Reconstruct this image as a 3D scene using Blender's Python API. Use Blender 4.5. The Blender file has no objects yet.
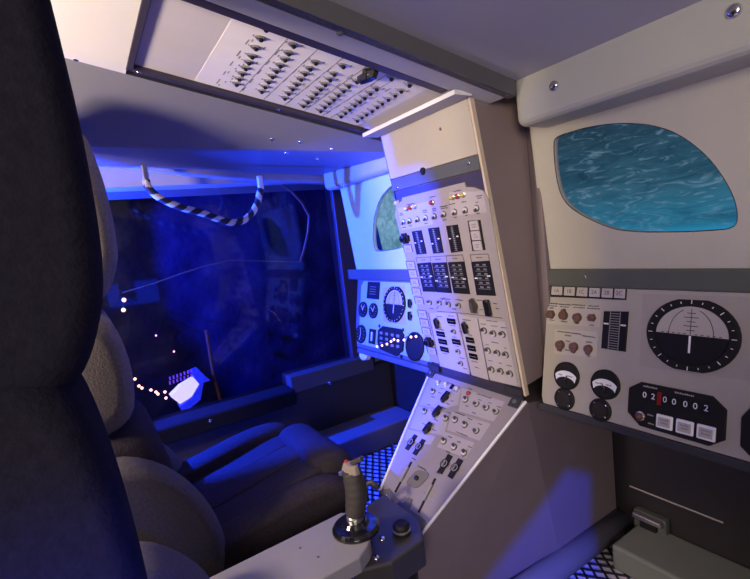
import bpy, bmesh, math, random
from mathutils import Vector, Matrix

# ------------------------------------------------------------------ camera, world, light, exposure
W, H = 750.0, 579.0
CX, CY = W / 2, H / 2
VPX, VPY = (80.0, 270.0), (1112.0, 150.0)          # vanishing points of the lateral and the fore-aft direction
CAM = Vector((0, 0, 1.0))
_a = (VPX[0] - CX, -(VPX[1] - CY)); _b = (VPY[0] - CX, -(VPY[1] - CY))
F = math.sqrt(-(_a[0] * _b[0] + _a[1] * _b[1]))
AX = -Vector((_a[0], _a[1], -F)).normalized(); AY = Vector((_b[0], _b[1], -F)).normalized(); AZ = AX.cross(AY)
ROT = Matrix((AX, AY, AZ))                          # camera axes -> world
scene = bpy.context.scene
COL = scene.collection
cam_d = bpy.data.cameras.new('camera'); cam = bpy.data.objects.new('camera', cam_d); COL.objects.link(cam)
cam.matrix_world = Matrix.Translation(CAM) @ ROT.to_4x4()
cam_d.sensor_width = 36.0; cam_d.lens = F / W * 36.0; cam_d.clip_start = 0.01
scene.camera = cam
scene.view_settings.view_transform = 'Standard'; scene.view_settings.look = 'None'
scene.view_settings.exposure = 0.0; scene.view_settings.gamma = 1.0
scene.view_settings.use_curve_mapping = False
world = bpy.data.worlds.new('world'); scene.world = world; world.use_nodes = True
bg = world.node_tree.nodes['Background']
bg.inputs[0].default_value = (0.72, 0.62, 0.78, 1); bg.inputs[1].default_value = 0.035

LAMP_L = Vector((-1.90, -0.42, 1.125))                # blue flood behind the left seat
LAMP_R = Vector((0.34, 0.10, 0.95))                  # blue flood outboard on the right
BLUE = (0.008, 0.044, 1.0)

def area_light(name, loc, target, size, size_y, power, color):
    d = bpy.data.lights.new(name, 'AREA'); d.shape = 'RECTANGLE'; d.size = size; d.size_y = size_y
    d.energy = power; d.color = color
    o = bpy.data.objects.new(name, d); COL.objects.link(o)
    dirv = (Vector(target) - Vector(loc)).normalized()
    o.matrix_world = Matrix.Translation(loc) @ dirv.to_track_quat('-Z', 'Y').to_matrix().to_4x4()
    return o

def spot_light(name, loc, target, angle, power, color, radius=0.006, blend=0.15):
    d = bpy.data.lights.new(name, 'SPOT'); d.spot_size = math.radians(angle); d.spot_blend = blend
    d.energy = power; d.color = color; d.shadow_soft_size = radius
    o = bpy.data.objects.new(name, d); COL.objects.link(o)
    dirv = (Vector(target) - Vector(loc)).normalized()
    o.matrix_world = Matrix.Translation(loc) @ dirv.to_track_quat('-Z', 'Y').to_matrix().to_4x4()
    return o

area_light('cabin_light', (-0.95, -0.80, 1.14), (-1.0, 0.6, 1.25), 0.22, 0.20, 23.0, (1.0, 0.82, 0.68))
area_light('doorway_light', (0.95, -0.80, 1.25), (-0.6, 0.95, 0.95), 0.6, 0.6, 28.0, (1.0, 0.87, 0.73))
area_light('blue_seat_fill', (0.45, 0.35, 0.75), (-0.55, 0.0, 0.75), 0.4, 0.2, 1.6, BLUE)  # added unseen fill, tints the near seat blue
spot_light('left_blue_lamp', LAMP_L, (-1.45, 0.95, 1.0), 110, 680.0, BLUE)
spot_light('right_blue_lamp', LAMP_R, (-0.7875, 1.0, 0.15), 40, 190.0, BLUE, 0.003)
spot_light('left_blue_fill', (-1.84, -0.16, 1.19), (-1.50, 0.16, 1.36), 130, 9.0, BLUE, 0.03, 1.0)  # added lamp without a fixture, tints the sloped fascia blue
spot_light('right_blue_fill', (0.42, 0.30, 0.80), (-0.50, -0.06, 0.58), 30, 130.0, BLUE, 0.05, 1.0)  # added spot without a fixture, blue on the near seat's lower back

# ------------------------------------------------------------------ geometry helpers
def ray(u, v):
    return (ROT @ Vector((u - CX, -(v - CY), -F))).normalized()
def hit(u, v, p, n):                                # where the sight line meets a real plane of the cockpit
    d = ray(u, v); return CAM + d * ((Vector(p) - CAM).dot(n) / d.dot(n))
def atX(u, v, x): return hit(u, v, (x, 0, 0), Vector((1, 0, 0)))
def atY(u, v, y): return hit(u, v, (0, y, 0), Vector((0, 1, 0)))
def atZ(u, v, z): return hit(u, v, (0, 0, z), Vector((0, 0, 1)))

class Frame:
    """a panel plane: origin, lateral axis x, axis y in the plane, z towards the viewer"""
    def __init__(s, O, up):
        s.O = Vector(O); s.ex = Vector((1, 0, 0)); s.ey = Vector(up).normalized(); s.ez = s.ex.cross(s.ey)
        s.M = Matrix.Translation(s.O) @ Matrix((s.ex, s.ey, s.ez)).transposed().to_4x4()
        s.I = s.M.inverted()
    def loc(s, u, v, z=0.0):
        p = s.I @ hit(u, v, s.O + s.ez * z, s.ez); return (p.x, p.y)
    def rx(s, u, v, r): return abs(s.loc(u + r, v)[0] - s.loc(u - r, v)[0]) / 2

class MB:
    def __init__(s): s.v = []; s.f = []; s.m = []
    def add(s, vs, fs, mi=0, M=None):
        o = len(s.v)
        s.v += [tuple(M @ Vector(p)) if M else tuple(p) for p in vs]
        for f in fs: s.f.append(tuple(i + o for i in f)); s.m.append(mi)
        return s
    def box(s, x0, x1, y0, y1, z0, z1, mi=0, M=None):
        vs = [(x, y, z) for z in (z0, z1) for y in (y0, y1) for x in (x0, x1)]
        return s.add(vs, [(0, 2, 3, 1), (4, 5, 7, 6), (0, 1, 5, 4), (2, 6, 7, 3), (0, 4, 6, 2), (1, 3, 7, 5)], mi, M)
    def prism(s, poly, z0, z1, mi=0, M=None, top=1.0):
        n = len(poly); ar = sum(poly[i][0] * poly[(i + 1) % n][1] - poly[(i + 1) % n][0] * poly[i][1] for i in range(n))
        if ar < 0: poly = poly[::-1]
        cx = sum(p[0] for p in poly) / n; cy = sum(p[1] for p in poly) / n
        vs = [(p[0], p[1], z0) for p in poly] + [(cx + (p[0] - cx) * top, cy + (p[1] - cy) * top, z1) for p in poly]
        fs = [tuple(range(n))[::-1], tuple(range(n, 2 * n))] + [(i, (i + 1) % n, n + (i + 1) % n, n + i) for i in range(n)]
        return s.add(vs, fs, mi, M)
    def lathe(s, prof, n=20, mi=0, M=None, sx=1.0, sy=1.0):
        vs = []; fs = []
        for r, z in prof:
            for k in range(n):
                a = 2 * math.pi * k / n; vs.append((r * math.cos(a) * sx, r * math.sin(a) * sy, z))
        for j in range(len(prof) - 1):
            for k in range(n):
                a = j * n + k; b = j * n + (k + 1) % n; fs.append((a, b, b + n, a + n))
        fs.append(tuple(range(n))[::-1]); L = (len(prof) - 1) * n; fs.append(tuple(range(L, L + n)))
        return s.add(vs, fs, mi, M)
    def flat(s, lim):                               # cut flats at top and bottom
        s.v = [(x, max(-lim, min(lim, y)), z) for x, y, z in s.v]; return s
    def tube(s, pts, r, n=8, mi=0, mf=None, radii=None):
        pts = [Vector(p) for p in pts]; base = len(s.v); prev = None
        for i, p in enumerate(pts):
            t = (pts[min(i + 1, len(pts) - 1)] - pts[max(i - 1, 0)]).normalized()
            ref = prev if prev else (Vector((0, 0, 1)) if abs(t.z) < .9 else Vector((1, 0, 0)))
            b = (ref - t * ref.dot(t)).normalized(); prev = b; c = t.cross(b); rr = radii[i] if radii else r
            for k in range(n):
                a = 2 * math.pi * k / n; s.v.append(tuple(p + (b * math.cos(a) + c * math.sin(a)) * rr))
        for i in range(len(pts) - 1):
            for k in range(n):
                a = base + i * n + k; b_ = base + i * n + (k + 1) % n
                s.f.append((a, b_, b_ + n, a + n)); s.m.append(mf(i, k) if mf else mi)
        s.f.append(tuple(range(base, base + n))[::-1]); s.m.append(mi)
        L = base + (len(pts) - 1) * n; s.f.append(tuple(range(L, L + n))); s.m.append(mi)
        return s
    def quad(s, a, b, c, d, t, mi=0):               # slab on four corners, thickness t along its normal
        P = [Vector(p) for p in (a, b, c, d)]; n = ((P[1] - P[0]).cross(P[3] - P[0])).normalized() * t
        return s.add([tuple(p) for p in P] + [tuple(p + n) for p in P],
                     [(3, 2, 1, 0), (4, 5, 6, 7), (0, 1, 5, 4), (1, 2, 6, 5), (2, 3, 7, 6), (3, 0, 4, 7)], mi)
    def mesh(s, name, mats, smooth=False):
        me = bpy.data.meshes.new(name); me.from_pydata(s.v, [], s.f)
        for m in (mats if isinstance(mats, (list, tuple)) else [mats]): me.materials.append(m)
        me.polygons.foreach_set('material_index', s.m)
        if smooth: me.polygons.foreach_set('use_smooth', [True] * len(s.f))
        me.update(); return me
    def build(s, name, mats, parent=None, loc=None, smooth=False, bevel=0, seg=2, sub=0):
        return link(name, s.mesh(name, mats, smooth), parent, loc, bevel, seg, sub)

def link(name, me, parent=None, loc=None, bevel=0, seg=2, sub=0, rot=None):
    o = bpy.data.objects.new(name, me); COL.objects.link(o)
    if parent: o.parent = parent
    if loc is not None: o.location = loc
    if rot is not None: o.rotation_euler = rot
    if bevel:
        b = o.modifiers.new('bevel', 'BEVEL'); b.width = bevel; b.segments = seg; b.limit_method = 'ANGLE'; b.angle_limit = math.radians(35)
    if sub:
        b = o.modifiers.new('sub', 'SUBSURF'); b.levels = sub; b.render_levels = sub
    return o
def tag(o, label, cat=None, group=None):
    o['label'] = label
    if cat: o['category'] = cat
    if group: o['group'] = group
    return o
def thing(name, label, cat, M=None, group=None):
    o = bpy.data.objects.new(name, None); COL.objects.link(o); o.empty_display_size = .05
    if M is not None: o.matrix_world = M
    return tag(o, label, cat, group)
def struct(o): o['kind'] = 'structure'; return o
def stuff(o): o['kind'] = 'stuff'; return o

def rot2(poly, a): c, s_ = math.cos(a), math.sin(a); return [(x * c - y * s_, x * s_ + y * c) for x, y in poly]
def smooth_poly(pts, it=2):
    for _ in range(it):
        out = []
        for i in range(len(pts)):
            a = pts[i]; b = pts[(i + 1) % len(pts)]
            out += [(a[0] * .75 + b[0] * .25, a[1] * .75 + b[1] * .25), (a[0] * .25 + b[0] * .75, a[1] * .25 + b[1] * .75)]
        pts = out
    return pts
def plate_with_hole(outer, inner, z0, z1):
    bm = bmesh.new(); es = []
    for loop in (outer, inner):
        vs = [bm.verts.new((x, y, z0)) for x, y in loop]
        es += [bm.edges.new((vs[i], vs[(i + 1) % len(vs)])) for i in range(len(vs))]
    r = bmesh.ops.triangle_fill(bm, use_beauty=True, use_dissolve=False, edges=es)
    fs = [g for g in r['geom'] if isinstance(g, bmesh.types.BMFace)]
    ex = bmesh.ops.extrude_face_region(bm, geom=fs)
    bmesh.ops.translate(bm, verts=[g for g in ex['geom'] if isinstance(g, bmesh.types.BMVert)], vec=(0, 0, z1 - z0))
    bmesh.ops.recalc_face_normals(bm, faces=bm.faces)
    me = bpy.data.meshes.new('plate'); bm.to_mesh(me); bm.free(); return me
_dg = None
def text_mesh(body, size, mat):
    cu = bpy.data.curves.new('t', 'FONT'); cu.body = body; cu.size = size; cu.align_x = 'CENTER'; cu.align_y = 'CENTER'; cu.extrude = 0.0002
    o = bpy.data.objects.new('t', cu); COL.objects.link(o)
    dg = bpy.context.evaluated_depsgraph_get(); dg.update()
    me = bpy.data.meshes.new_from_object(o.evaluated_get(dg)); me.materials.clear(); me.materials.append(mat)
    bpy.data.objects.remove(o); return me

# ------------------------------------------------------------------ materials
def mat(name, col, rough=.5, metal=0, noise=0, scale=40, bump=0, bscale=None, spec=.5, emit=None, estr=0, sheen=0, coat=0):
    m = bpy.data.materials.new(name); m.use_nodes = True; nt = m.node_tree; p = nt.nodes['Principled BSDF']
    p.inputs['Base Color'].default_value = (*col, 1); p.inputs['Roughness'].default_value = rough
    p.inputs['Metallic'].default_value = metal; p.inputs['Specular IOR Level'].default_value = spec
    if coat: p.inputs['Coat Weight'].default_value = coat
    if sheen: p.inputs['Sheen Weight'].default_value = sheen
    if emit: p.inputs['Emission Color'].default_value = (*emit, 1); p.inputs['Emission Strength'].default_value = estr
    tc = nt.nodes.new('ShaderNodeTexCoord')
    if noise:
        n = nt.nodes.new('ShaderNodeTexNoise'); n.inputs['Scale'].default_value = scale; n.inputs['Detail'].default_value = 4
        nt.links.new(tc.outputs['Object'], n.inputs['Vector'])
        mx = nt.nodes.new('ShaderNodeMix'); mx.data_type = 'RGBA'
        mx.inputs[6].default_value = (*[c * (1 - noise) for c in col], 1); mx.inputs[7].default_value = (*[min(1, c * (1 + noise)) for c in col], 1)
        nt.links.new(n.outputs['Fac'], mx.inputs[0]); nt.links.new(mx.outputs[2], p.inputs['Base Color'])
    if bump:
        n2 = nt.nodes.new('ShaderNodeTexNoise'); n2.inputs['Scale'].default_value = bscale or scale; n2.inputs['Detail'].default_value = 5
        nt.links.new(tc.outputs['Object'], n2.inputs['Vector'])
        b = nt.nodes.new('ShaderNodeBump'); b.inputs['Strength'].default_value = bump; b.inputs['Distance'].default_value = .01
        nt.links.new(n2.outputs['Fac'], b.inputs['Height']); nt.links.new(b.outputs['Normal'], p.inputs['Normal'])
    return m

M_panel = mat('panel_beige', (.345, .30, .275), .5, 0, .05, 30, .02, 200)
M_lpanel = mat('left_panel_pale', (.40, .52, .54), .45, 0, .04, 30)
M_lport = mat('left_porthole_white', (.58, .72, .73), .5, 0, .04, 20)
M_port = mat('porthole_panel_beige', (.47, .435, .375), .5, 0, .05, 20, .02, 150)
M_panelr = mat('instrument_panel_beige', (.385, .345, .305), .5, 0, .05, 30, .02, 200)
M_labelr = mat('label_plate_beige', (.44, .395, .36), .5, 0, .04, 30)
M_pedp = mat('pedestal_plate_shaded', (.26, .225, .215), .45, 0, .05, 30, .02, 200)  # panel paint darkened for the weaker light on the pedestal
M_pedl = mat('pedestal_label_shaded', (.36, .32, .32), .45, 0, .04, 30)  # label paint darkened likewise, pedestal shade in the colour
M_label = mat('label_plate_pale', (.44, .39, .37), .45, 0, .04, 30)
M_over = mat('overhead_beige', (.70, .65, .62), .35, .2, .05, 20, .02, 60)
M_overlab = mat('overhead_label', (.80, .76, .74), .45, 0, .05, 30)
M_cream = mat('cream_paint', (.47, .42, .31), .55, 0, .04, 12, .03, 90)
M_white = mat('white_paint', (.82, .80, .80), .5, 0, .03, 20)
M_ceil = mat('ceiling_paint', (.20, .195, .22), .5, 0, .03, 8, .02, 60)
M_ceil2 = mat('ceiling_grey_paint', (.42, .41, .45), .55, 0, .05, 8, .03, 50)
M_beam = mat('grey_wood_paint', (.43, .42, .375), .5, 0, .06, 9, .06, 25)
M_sill = mat('grey_sill_paint', (.12, .12, .14), .5, 0, .06, 9, .05, 25)
M_dframe = mat('dark_frame', (.040, .032, .060), .5, 0, .1, 30)
M_dark = mat('dark_paint', (.028, .026, .032), .6, 0, .15, 20, .03, 60)
M_dgrey = mat('dark_grey', (.11, .105, .10), .55, 0, .1, 20, .03, 60)
M_greenish = mat('grey_green_paint', (.085, .09, .078), .55, 0, .1, 20, .03, 60)
M_brown = mat('brown_board', (.235, .175, .165), .55, 0, .1, 8, .03, 60)
M_tan = mat('tan_edge', (.62, .50, .36), .5, 0, .1, 40)
M_ped = mat('pedestal_side_brown', (.17, .13, .135), .55, 0, .12, 9, .03, 60)
M_black = mat('black_plastic', (.013, .011, .012), .6, spec=.2)
M_disp = mat('display_black', (.010, .009, .012), .55, spec=.2)
M_disc = mat('disc_brown', (.024, .019, .019), .6, spec=.2)
M_blackg = mat('black_gloss', (.008, .008, .012), .15, 0, coat=.3)
M_ink = mat('ink', (.06, .05, .055), .6)
M_inkl = mat('ink_grey', (.22, .20, .20), .6)
M_wmark = mat('white_mark', (.80, .80, .80), .5)
M_mount = mat('mount_black', (.040, .036, .036), .45)
M_lobe = mat('lobe_grey', (.155, .14, .138), .6, spec=.2)
M_steel = mat('steel', (.55, .53, .52), .3, .9)
M_ring = mat('ring_highlight', (.62, .58, .55), .35, .3)  # pale colour paints in the highlight on the toggle rings
M_bat = mat('bat_metal', (.07, .06, .06), .4, .3)
M_chrome = mat('chrome', (.75, .73, .72), .18, 1)
M_knobb = mat('brown_knob', (.13, .058, .045), .45, 0, .1, 100)
M_red = mat('red_lens', (.42, .03, .025), .25)
M_yel = mat('yellow_lens', (.52, .42, .12), .3)
M_lens = mat('white_lens', (.60, .57, .52), .3)
M_grey = mat('mid_grey', (.26, .25, .25), .5)
M_arm = mat('armrest_grey', (.25, .235, .24), .5, 0, .04, 15, .03, 80)
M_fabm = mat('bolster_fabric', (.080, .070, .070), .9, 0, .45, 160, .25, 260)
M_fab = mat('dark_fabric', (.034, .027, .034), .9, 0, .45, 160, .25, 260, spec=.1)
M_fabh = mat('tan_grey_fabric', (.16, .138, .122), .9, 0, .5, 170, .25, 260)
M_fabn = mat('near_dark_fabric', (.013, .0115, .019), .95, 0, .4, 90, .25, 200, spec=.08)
M_blk = mat('bulkhead_dark', (.021, .017, .019), .5, 0, .35, 14, .08, 30)
M_step = mat('step_grey', (.16, .165, .15), .6, 0, .1, 20)
M_floor = mat('floor_grey', (.62, .56, .66), .6, 0, .1, 10)
M_grate = mat('grate_black', (.02, .02, .025), .5)
M_rail = mat('floor_rail', (.16, .15, .17), .5, 0, .1, 10)
M_ropeb = mat('rope_black', (.015, .014, .018), .7); M_ropew = mat('rope_cream', (.72, .62, .45), .7, 0, .15, 200)
M_film = mat('blue_black_film', (.004, .0035, .036), .5, 0, .5, 3, .6, 24, spec=.25)
M_glint = mat('warm_glint', (1, .8, .6), .4, emit=(1.0, .48, .22), estr=3.2)  # glow of bulbs reflected in the side window
M_glintp = mat('pink_glint', (1, .8, .7), .4, emit=(1.0, .55, .45), estr=2)  # glow of reflected dots on the left panel
M_lit = mat('lit_box_glint', (.9, .85, .8), .4, emit=(1.0, .80, .68), estr=.8)  # glow of a bright box reflected in the window
M_purple = mat('purple_glint', (.3, .1, .4), .4, emit=(.35, .10, .55), estr=.35)  # purple reflection in the window, made to glow
M_orange = mat('dull_orange', (.09, .036, .028), .5)
M_house = mat('lamp_housing', (.02, .02, .02), .5)

def glass_mat(ior=1.3):
    m = bpy.data.materials.new('window_glass'); m.use_nodes = True; nt = m.node_tree; nt.nodes.clear()
    out = nt.nodes.new('ShaderNodeOutputMaterial'); mx = nt.nodes.new('ShaderNodeMixShader')
    t = nt.nodes.new('ShaderNodeBsdfTransparent'); t.inputs[0].default_value = (.86, .87, .92, 1)
    g = nt.nodes.new('ShaderNodeBsdfGlossy'); g.inputs['Roughness'].default_value = .04
    fr = nt.nodes.new('ShaderNodeFresnel'); ge = nt.nodes.new('ShaderNodeNewGeometry')
    ma = nt.nodes.new('ShaderNodeMath'); ma.operation = 'MULTIPLY_ADD'; ma.inputs[1].default_value = 1 / ior - ior; ma.inputs[2].default_value = ior
    nt.links.new(ge.outputs['Backfacing'], ma.inputs[0]); nt.links.new(ma.outputs[0], fr.inputs[0])   # same index seen from either face
    nt.links.new(fr.outputs[0], mx.inputs[0]); nt.links.new(t.outputs[0], mx.inputs[1]); nt.links.new(g.outputs[0], mx.inputs[2])
    nt.links.new(mx.outputs[0], out.inputs[0]); return m
M_glass = glass_mat()
M_acryl = glass_mat(1.06)

def ocean_mat(name, ramp, strength, sx, sz, hi):
    """a backlit picture of the sea: streaked water, brighter towards the horizon line at the bottom"""
    m = bpy.data.materials.new(name); m.use_nodes = True; nt = m.node_tree; nt.nodes.clear()
    N = nt.nodes.new; L = nt.links.new
    out = N('ShaderNodeOutputMaterial'); em = N('ShaderNodeEmission'); em.inputs[1].default_value = strength
    tc = N('ShaderNodeTexCoord'); sep = N('ShaderNodeSeparateXYZ'); L(tc.outputs['Generated'], sep.inputs[0])
    mp = N('ShaderNodeMapping'); mp.inputs['Scale'].default_value = (sx, sz, 1); mp.inputs['Rotation'].default_value = (0, 0, -.12)
    L(tc.outputs['Generated'], mp.inputs[0])
    n1 = N('ShaderNodeTexNoise'); n1.inputs['Scale'].default_value = 1.0; n1.inputs['Detail'].default_value = 8; n1.inputs['Roughness'].default_value = .65
    n1.inputs['Distortion'].default_value = 1.2
    L(mp.outputs[0], n1.inputs['Vector'])
    n2 = N('ShaderNodeTexNoise'); n2.inputs['Scale'].default_value = 2.4; n2.inputs['Detail'].default_value = 6; n2.inputs['Distortion'].default_value = 2.0
    L(mp.outputs[0], n2.inputs['Vector'])
    cr = N('ShaderNodeValToRGB'); els = cr.color_ramp.elements
    els[0].position, els[0].color = ramp[0][0], (*ramp[0][1], 1); els[1].position, els[1].color = ramp[-1][0], (*ramp[-1][1], 1)
    for p_, c_ in ramp[1:-1]: e = els.new(p_); e.color = (*c_, 1)
    add = N('ShaderNodeMath'); add.operation = 'MULTIPLY_ADD'; add.inputs[1].default_value = .22
    sub_ = N('ShaderNodeMath'); sub_.operation = 'ADD'; sub_.inputs[1].default_value = -.11
    L(n1.outputs['Fac'], add.inputs[0]); L(sep.outputs[1], add.inputs[2]); L(add.outputs[0], sub_.inputs[0]); L(sub_.outputs[0], cr.inputs[0])
    r2 = N('ShaderNodeValToRGB'); r2.color_ramp.elements[0].position = .54; r2.color_ramp.elements[1].position = .86
    L(n2.outputs['Fac'], r2.inputs[0])
    mx = N('ShaderNodeMix'); mx.data_type = 'RGBA'; mx.inputs[7].default_value = (*hi, 1)
    L(r2.outputs[0], mx.inputs[0]); L(cr.outputs[0], mx.inputs[6])
    r3 = N('ShaderNodeValToRGB'); r3.color_ramp.elements[0].position = .28; r3.color_ramp.elements[1].position = .62
    r3.color_ramp.elements[0].color = (.30, .36, .42, 1); L(n1.outputs['Fac'], r3.inputs[0])
    mu = N('ShaderNodeMix'); mu.data_type = 'RGBA'; mu.blend_type = 'MULTIPLY'; mu.inputs[0].default_value = 1
    L(mx.outputs[2], mu.inputs[6]); L(r3.outputs[0], mu.inputs[7])
    L(mu.outputs[2], em.inputs[0]); L(em.outputs[0], out.inputs[0]); return m
M_sea = ocean_mat('sea_picture', [(0, (.02, .75, 1.3)), (.15, (.02, .55, .95)), (.21, (.04, .27, .40)), (.5, (.04, .14, .20)), (1, (.028, .065, .095))], 1.0, 5, 9, (.26, .42, .52))
M_sea2 = ocean_mat('pale_sea_picture', [(0, (.06, .26, .34)), (.15, (.20, .46, .62)), (.6, (.26, .52, .70)), (1, (.28, .54, .75))], 1.0, 9, 8, (.45, .65, .85))

# ------------------------------------------------------------------ panel planes
FA = Frame((-0.969, 1.0, 0.834), (0, .225, 1))            # front instrument panels, leaning away at the top
FB = Frame((-0.969, 1.0, 0.858), (0, -.0706, 1))          # porthole panels above them
FC = Frame((-0.969, .906, 0.559), (0, -.144, 1))          # centre console face
FP = Frame((-0.969, .900, 0.534), (0, 1, .8))             # centre pedestal face
FO = Frame((-0.969, .775, 1.295), (0, -1, .21))           # overhead panel, facing down
def overZ(y): return 1.295 - .21 * (y - .775)

# ------------------------------------------------------------------ shared small parts
_cache = {}
def cached(key, fn):
    if key not in _cache: _cache[key] = fn()
    return _cache[key]
def toggle(parent, x, y, ang=0.0, s=1.0, z=0.0, dark=False, tilt=None):
    base = cached('tb', lambda: MB().lathe([(.0072, 0), (.0072, .0012), (.0060, .0016)], 12, 1).lathe([(.0054, .001), (.0054, .0040), (.0032, .0046)], 12, 0).mesh('toggle_base', [M_ring, M_bat]))
    bat = cached(('bat', dark), lambda: MB().lathe([(.0042, .002), (.0045, .004), (.0042, .0075), (.002, .0085)] if dark else [(.0030, .003), (.0031, .005), (.0037, .008), (.0035, .0100), (.0018, .0110)], 8).mesh('bat', M_black if dark else M_bat, True))
    o = link('toggle_switch', base if not dark else cached('tbd', lambda: MB().lathe([(.0085, 0), (.0085, .001), (.0066, .0015), (.0066, .003), (.0030, .0034)], 12, sx=1.25).mesh('toggle_base', M_steel)), parent, (x, y, z)); o.scale = (s, s, s); o.rotation_euler.z = ang
    t = tilt if tilt is not None else random.choice((.45, .45, .45, -.45))
    link('bat', bat, o, rot=(t, 0, 0))
    return o
def lamp(parent, x, y, m, s=1.0, z=0.0):
    o = link('indicator_lamp', cached('lb', lambda: MB().lathe([(.0062, 0), (.0062, .0025), (.005, .003)], 14).mesh('indicator_lamp', M_steel)), parent, (x, y, z))
    o.scale = (s, s, s)
    link('lens', cached(('ll', m.name), lambda: MB().lathe([(.005, .0025), (.0049, .005), (.0035, .0075), (.001, .0085)], 14).mesh('lens', m, True)), o)
def wing_knob(parent, x, y, ang, s=1.0, name='rotary_knob', z=0.0, m=None):
    m = m or M_blackg
    o = link(name, cached(('wk', m.name), lambda: MB().lathe([(.0078, 0), (.0078, .003), (.0065, .006)], 18).mesh(name, m)), parent, (x, y, z))
    o.scale = (s, s, s); o.rotation_euler.z = ang
    link('grip', cached(('wg', m.name), lambda: MB().prism([(-.0042, -.016), (.0042, -.016), (.0062, -.002), (.0050, .010), (.0036, .018), (.0014, .018), (.0010, .010), (-.0010, .010), (-.0014, .018), (-.0036, .018), (-.0050, .010), (-.0062, -.002)], .004, .013, top=.85).mesh('grip', m)), o)
def hex_knob(parent, x, y, r, kind, ang):
    def mk():
        if kind == 0: poly = [(math.cos(a * math.pi / 3) , math.sin(a * math.pi / 3)) for a in range(6)]
        else:
            poly = [(math.cos(math.radians(t)), math.sin(math.radians(t))) for t in range(-240, 61, 20)] + [(.25, 1.45), (-.25, 1.45)]
        mb = MB().prism(poly, 0, .9, top=.86)
        return mb.mesh('selector_knob', M_knobb)
    o = link('selector_knob', cached(('hk', kind), mk), parent, (x, y, 0), rot=(0, 0, ang)); o.scale = (r, r, r)
    link('cap', cached('hkc', lambda: MB().lathe([(.55, .88), (.5, 1.0), (.2, 1.03)], 12).mesh('cap', M_knobb, True)), o)
def screw(parent, p, r=.006, q=None, m=None, name='screw'):
    """domed screw head; p in parent space, q rotation"""
    o = link(name, cached(('scr', (m or M_chrome).name), lambda: MB().lathe([(1, 0), (.95, .25), (.7, .48), (.25, .58)], 12).mesh(name, m or M_chrome, True)), parent, p)
    if q is not None: o.rotation_mode = 'QUATERNION'; o.rotation_quaternion = q
    o.scale = (r, r, r); return o
def lettering(items, z, h=.0028, seed=1):
    """tiny unreadable print: rows of small strokes; items = (x, y, width, lines)"""
    rnd = random.Random(seed); mb = MB()
    for x, y, w, nl in items:
        for l in range(nl):
            ww = w * rnd.uniform(.6, 1.0); yy = y - l * h * 1.7; xx = x - ww / 2
            while xx < x + ww / 2:
                c = rnd.uniform(.5, .8) * h
                mb.box(xx, xx + c, yy - h / 2, yy + h / 2 * rnd.uniform(.3, 1), z, z + .0003); xx += c + h * .28
    return mb
def qpoly(fr, pts): return [fr.loc(*p) for p in pts]
def center(poly): return (sum(p[0] for p in poly) / len(poly), sum(p[1] for p in poly) / len(poly))
def rel(poly, c): return [(p[0] - c[0], p[1] - c[1]) for p in poly]
def part_poly(name, fr, px, z0, z1, m, parent, bevel=0, top=1.0, raw=None):
    poly = raw or qpoly(fr, px); c = center(poly)
    return MB().prism(rel(poly, c), z0, z1, top=top).build(name, m, parent, (c[0], c[1], 0), bevel=bevel), c, poly
random.seed(7)
XL, XR = -1.156, -0.7875                                  # console left and right sides

# ================================================================== THE SETTING
# ---- floor with expanded-metal grating
floor = struct(MB().box(-2.6, .6, -1.2, 1.4, -.06, 0).build('floor', M_floor))
g = MB()
def grate(x0, x1, y0, y1, px_, py_):
    L = 0
    w = .0026
    ext = (x1 - x0) + (y1 - y0) * px_ / py_
    n = int(ext / px_) + 2
    for sgn in (1, -1):
        for i in range(n):
            pts = []
            a = (x0 - (y1 - y0) * px_ / py_) + i * px_ if sgn > 0 else x0 + i * px_
            # line x = a + sgn*(y-y0)*px/py, clip to the rectangle
            k = px_ / py_ * sgn
            ya, yb = y0, y1
            lo = (x0 - a) / k + y0; hi_ = (x1 - a) / k + y0
            if lo > hi_: lo, hi_ = hi_, lo
            ya, yb = max(ya, lo), min(yb, hi_)
            if yb - ya < .005: continue
            xa, xb = a + k * (ya - y0), a + k * (yb - y0)
            d = Vector((xb - xa, yb - ya, 0)).normalized(); nn = Vector((-d.y, d.x, 0)) * w
            g.add([(xa + nn.x, ya + nn.y, .002), (xa - nn.x, ya - nn.y, .002), (xb - nn.x, yb - nn.y, .002), (xb + nn.x, yb + nn.y, .002),
                   (xa + nn.x, ya + nn.y, .006), (xa - nn.x, ya - nn.y, .006), (xb - nn.x, yb - nn.y, .006), (xb + nn.x, yb + nn.y, .006)],
                  [(4, 5, 6, 7), (0, 4, 7, 3), (1, 2, 6, 5), (0, 1, 5, 4), (3, 7, 6, 2)])
grate(-.78, .2, .2, 1.20, .046, .032)
grate(-1.80, -1.12, .5, 1.27, .056, .036)
stuff(g.build('grating', M_grate, floor))
# ---- front wall: behind the portholes, and the lower bulkhead behind the foot wells
wf = MB().box(-2.05, .25, 1.16, 1.22, .50, 1.62).box(-2.05, .25, 1.28, 1.34, 0, .56).box(-2.05, .25, 1.16, 1.34, .50, .56)
wall_front = struct(wf.build('wall_front', M_blk))
# ledge line, latch and step at the foot of the right bulkhead
p0 = atY(628, 487, 1.27); p1 = atY(722, 536, 1.27)
MB().box(p0.x, p1.x, 1.277, 1.282, p0.z - .0015, p0.z + .0015).build('ledge', M_label, wall_front)
lt = atY(650, 524, 1.26)
latch = MB().box(-.045, .045, -.012, .012, -.035, .03).build('latch_plate', M_greenish, wall_front, (lt.x, 1.268, lt.z), bevel=.004)
MB().box(-.022, .022, -.022, 0, -.03, .008).build('latch_slot', M_black, latch)
MB().box(-.04, .04, -.03, -.008, .012, .028).build('latch_lip', M_steel, latch, bevel=.004)
sc_ = atZ(611, 544, .075)
stepo = MB().box(sc_.x, .25, sc_.y, 1.28, 0, .075).build('trim_1', M_step, bevel=.008); struct(stepo)

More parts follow.
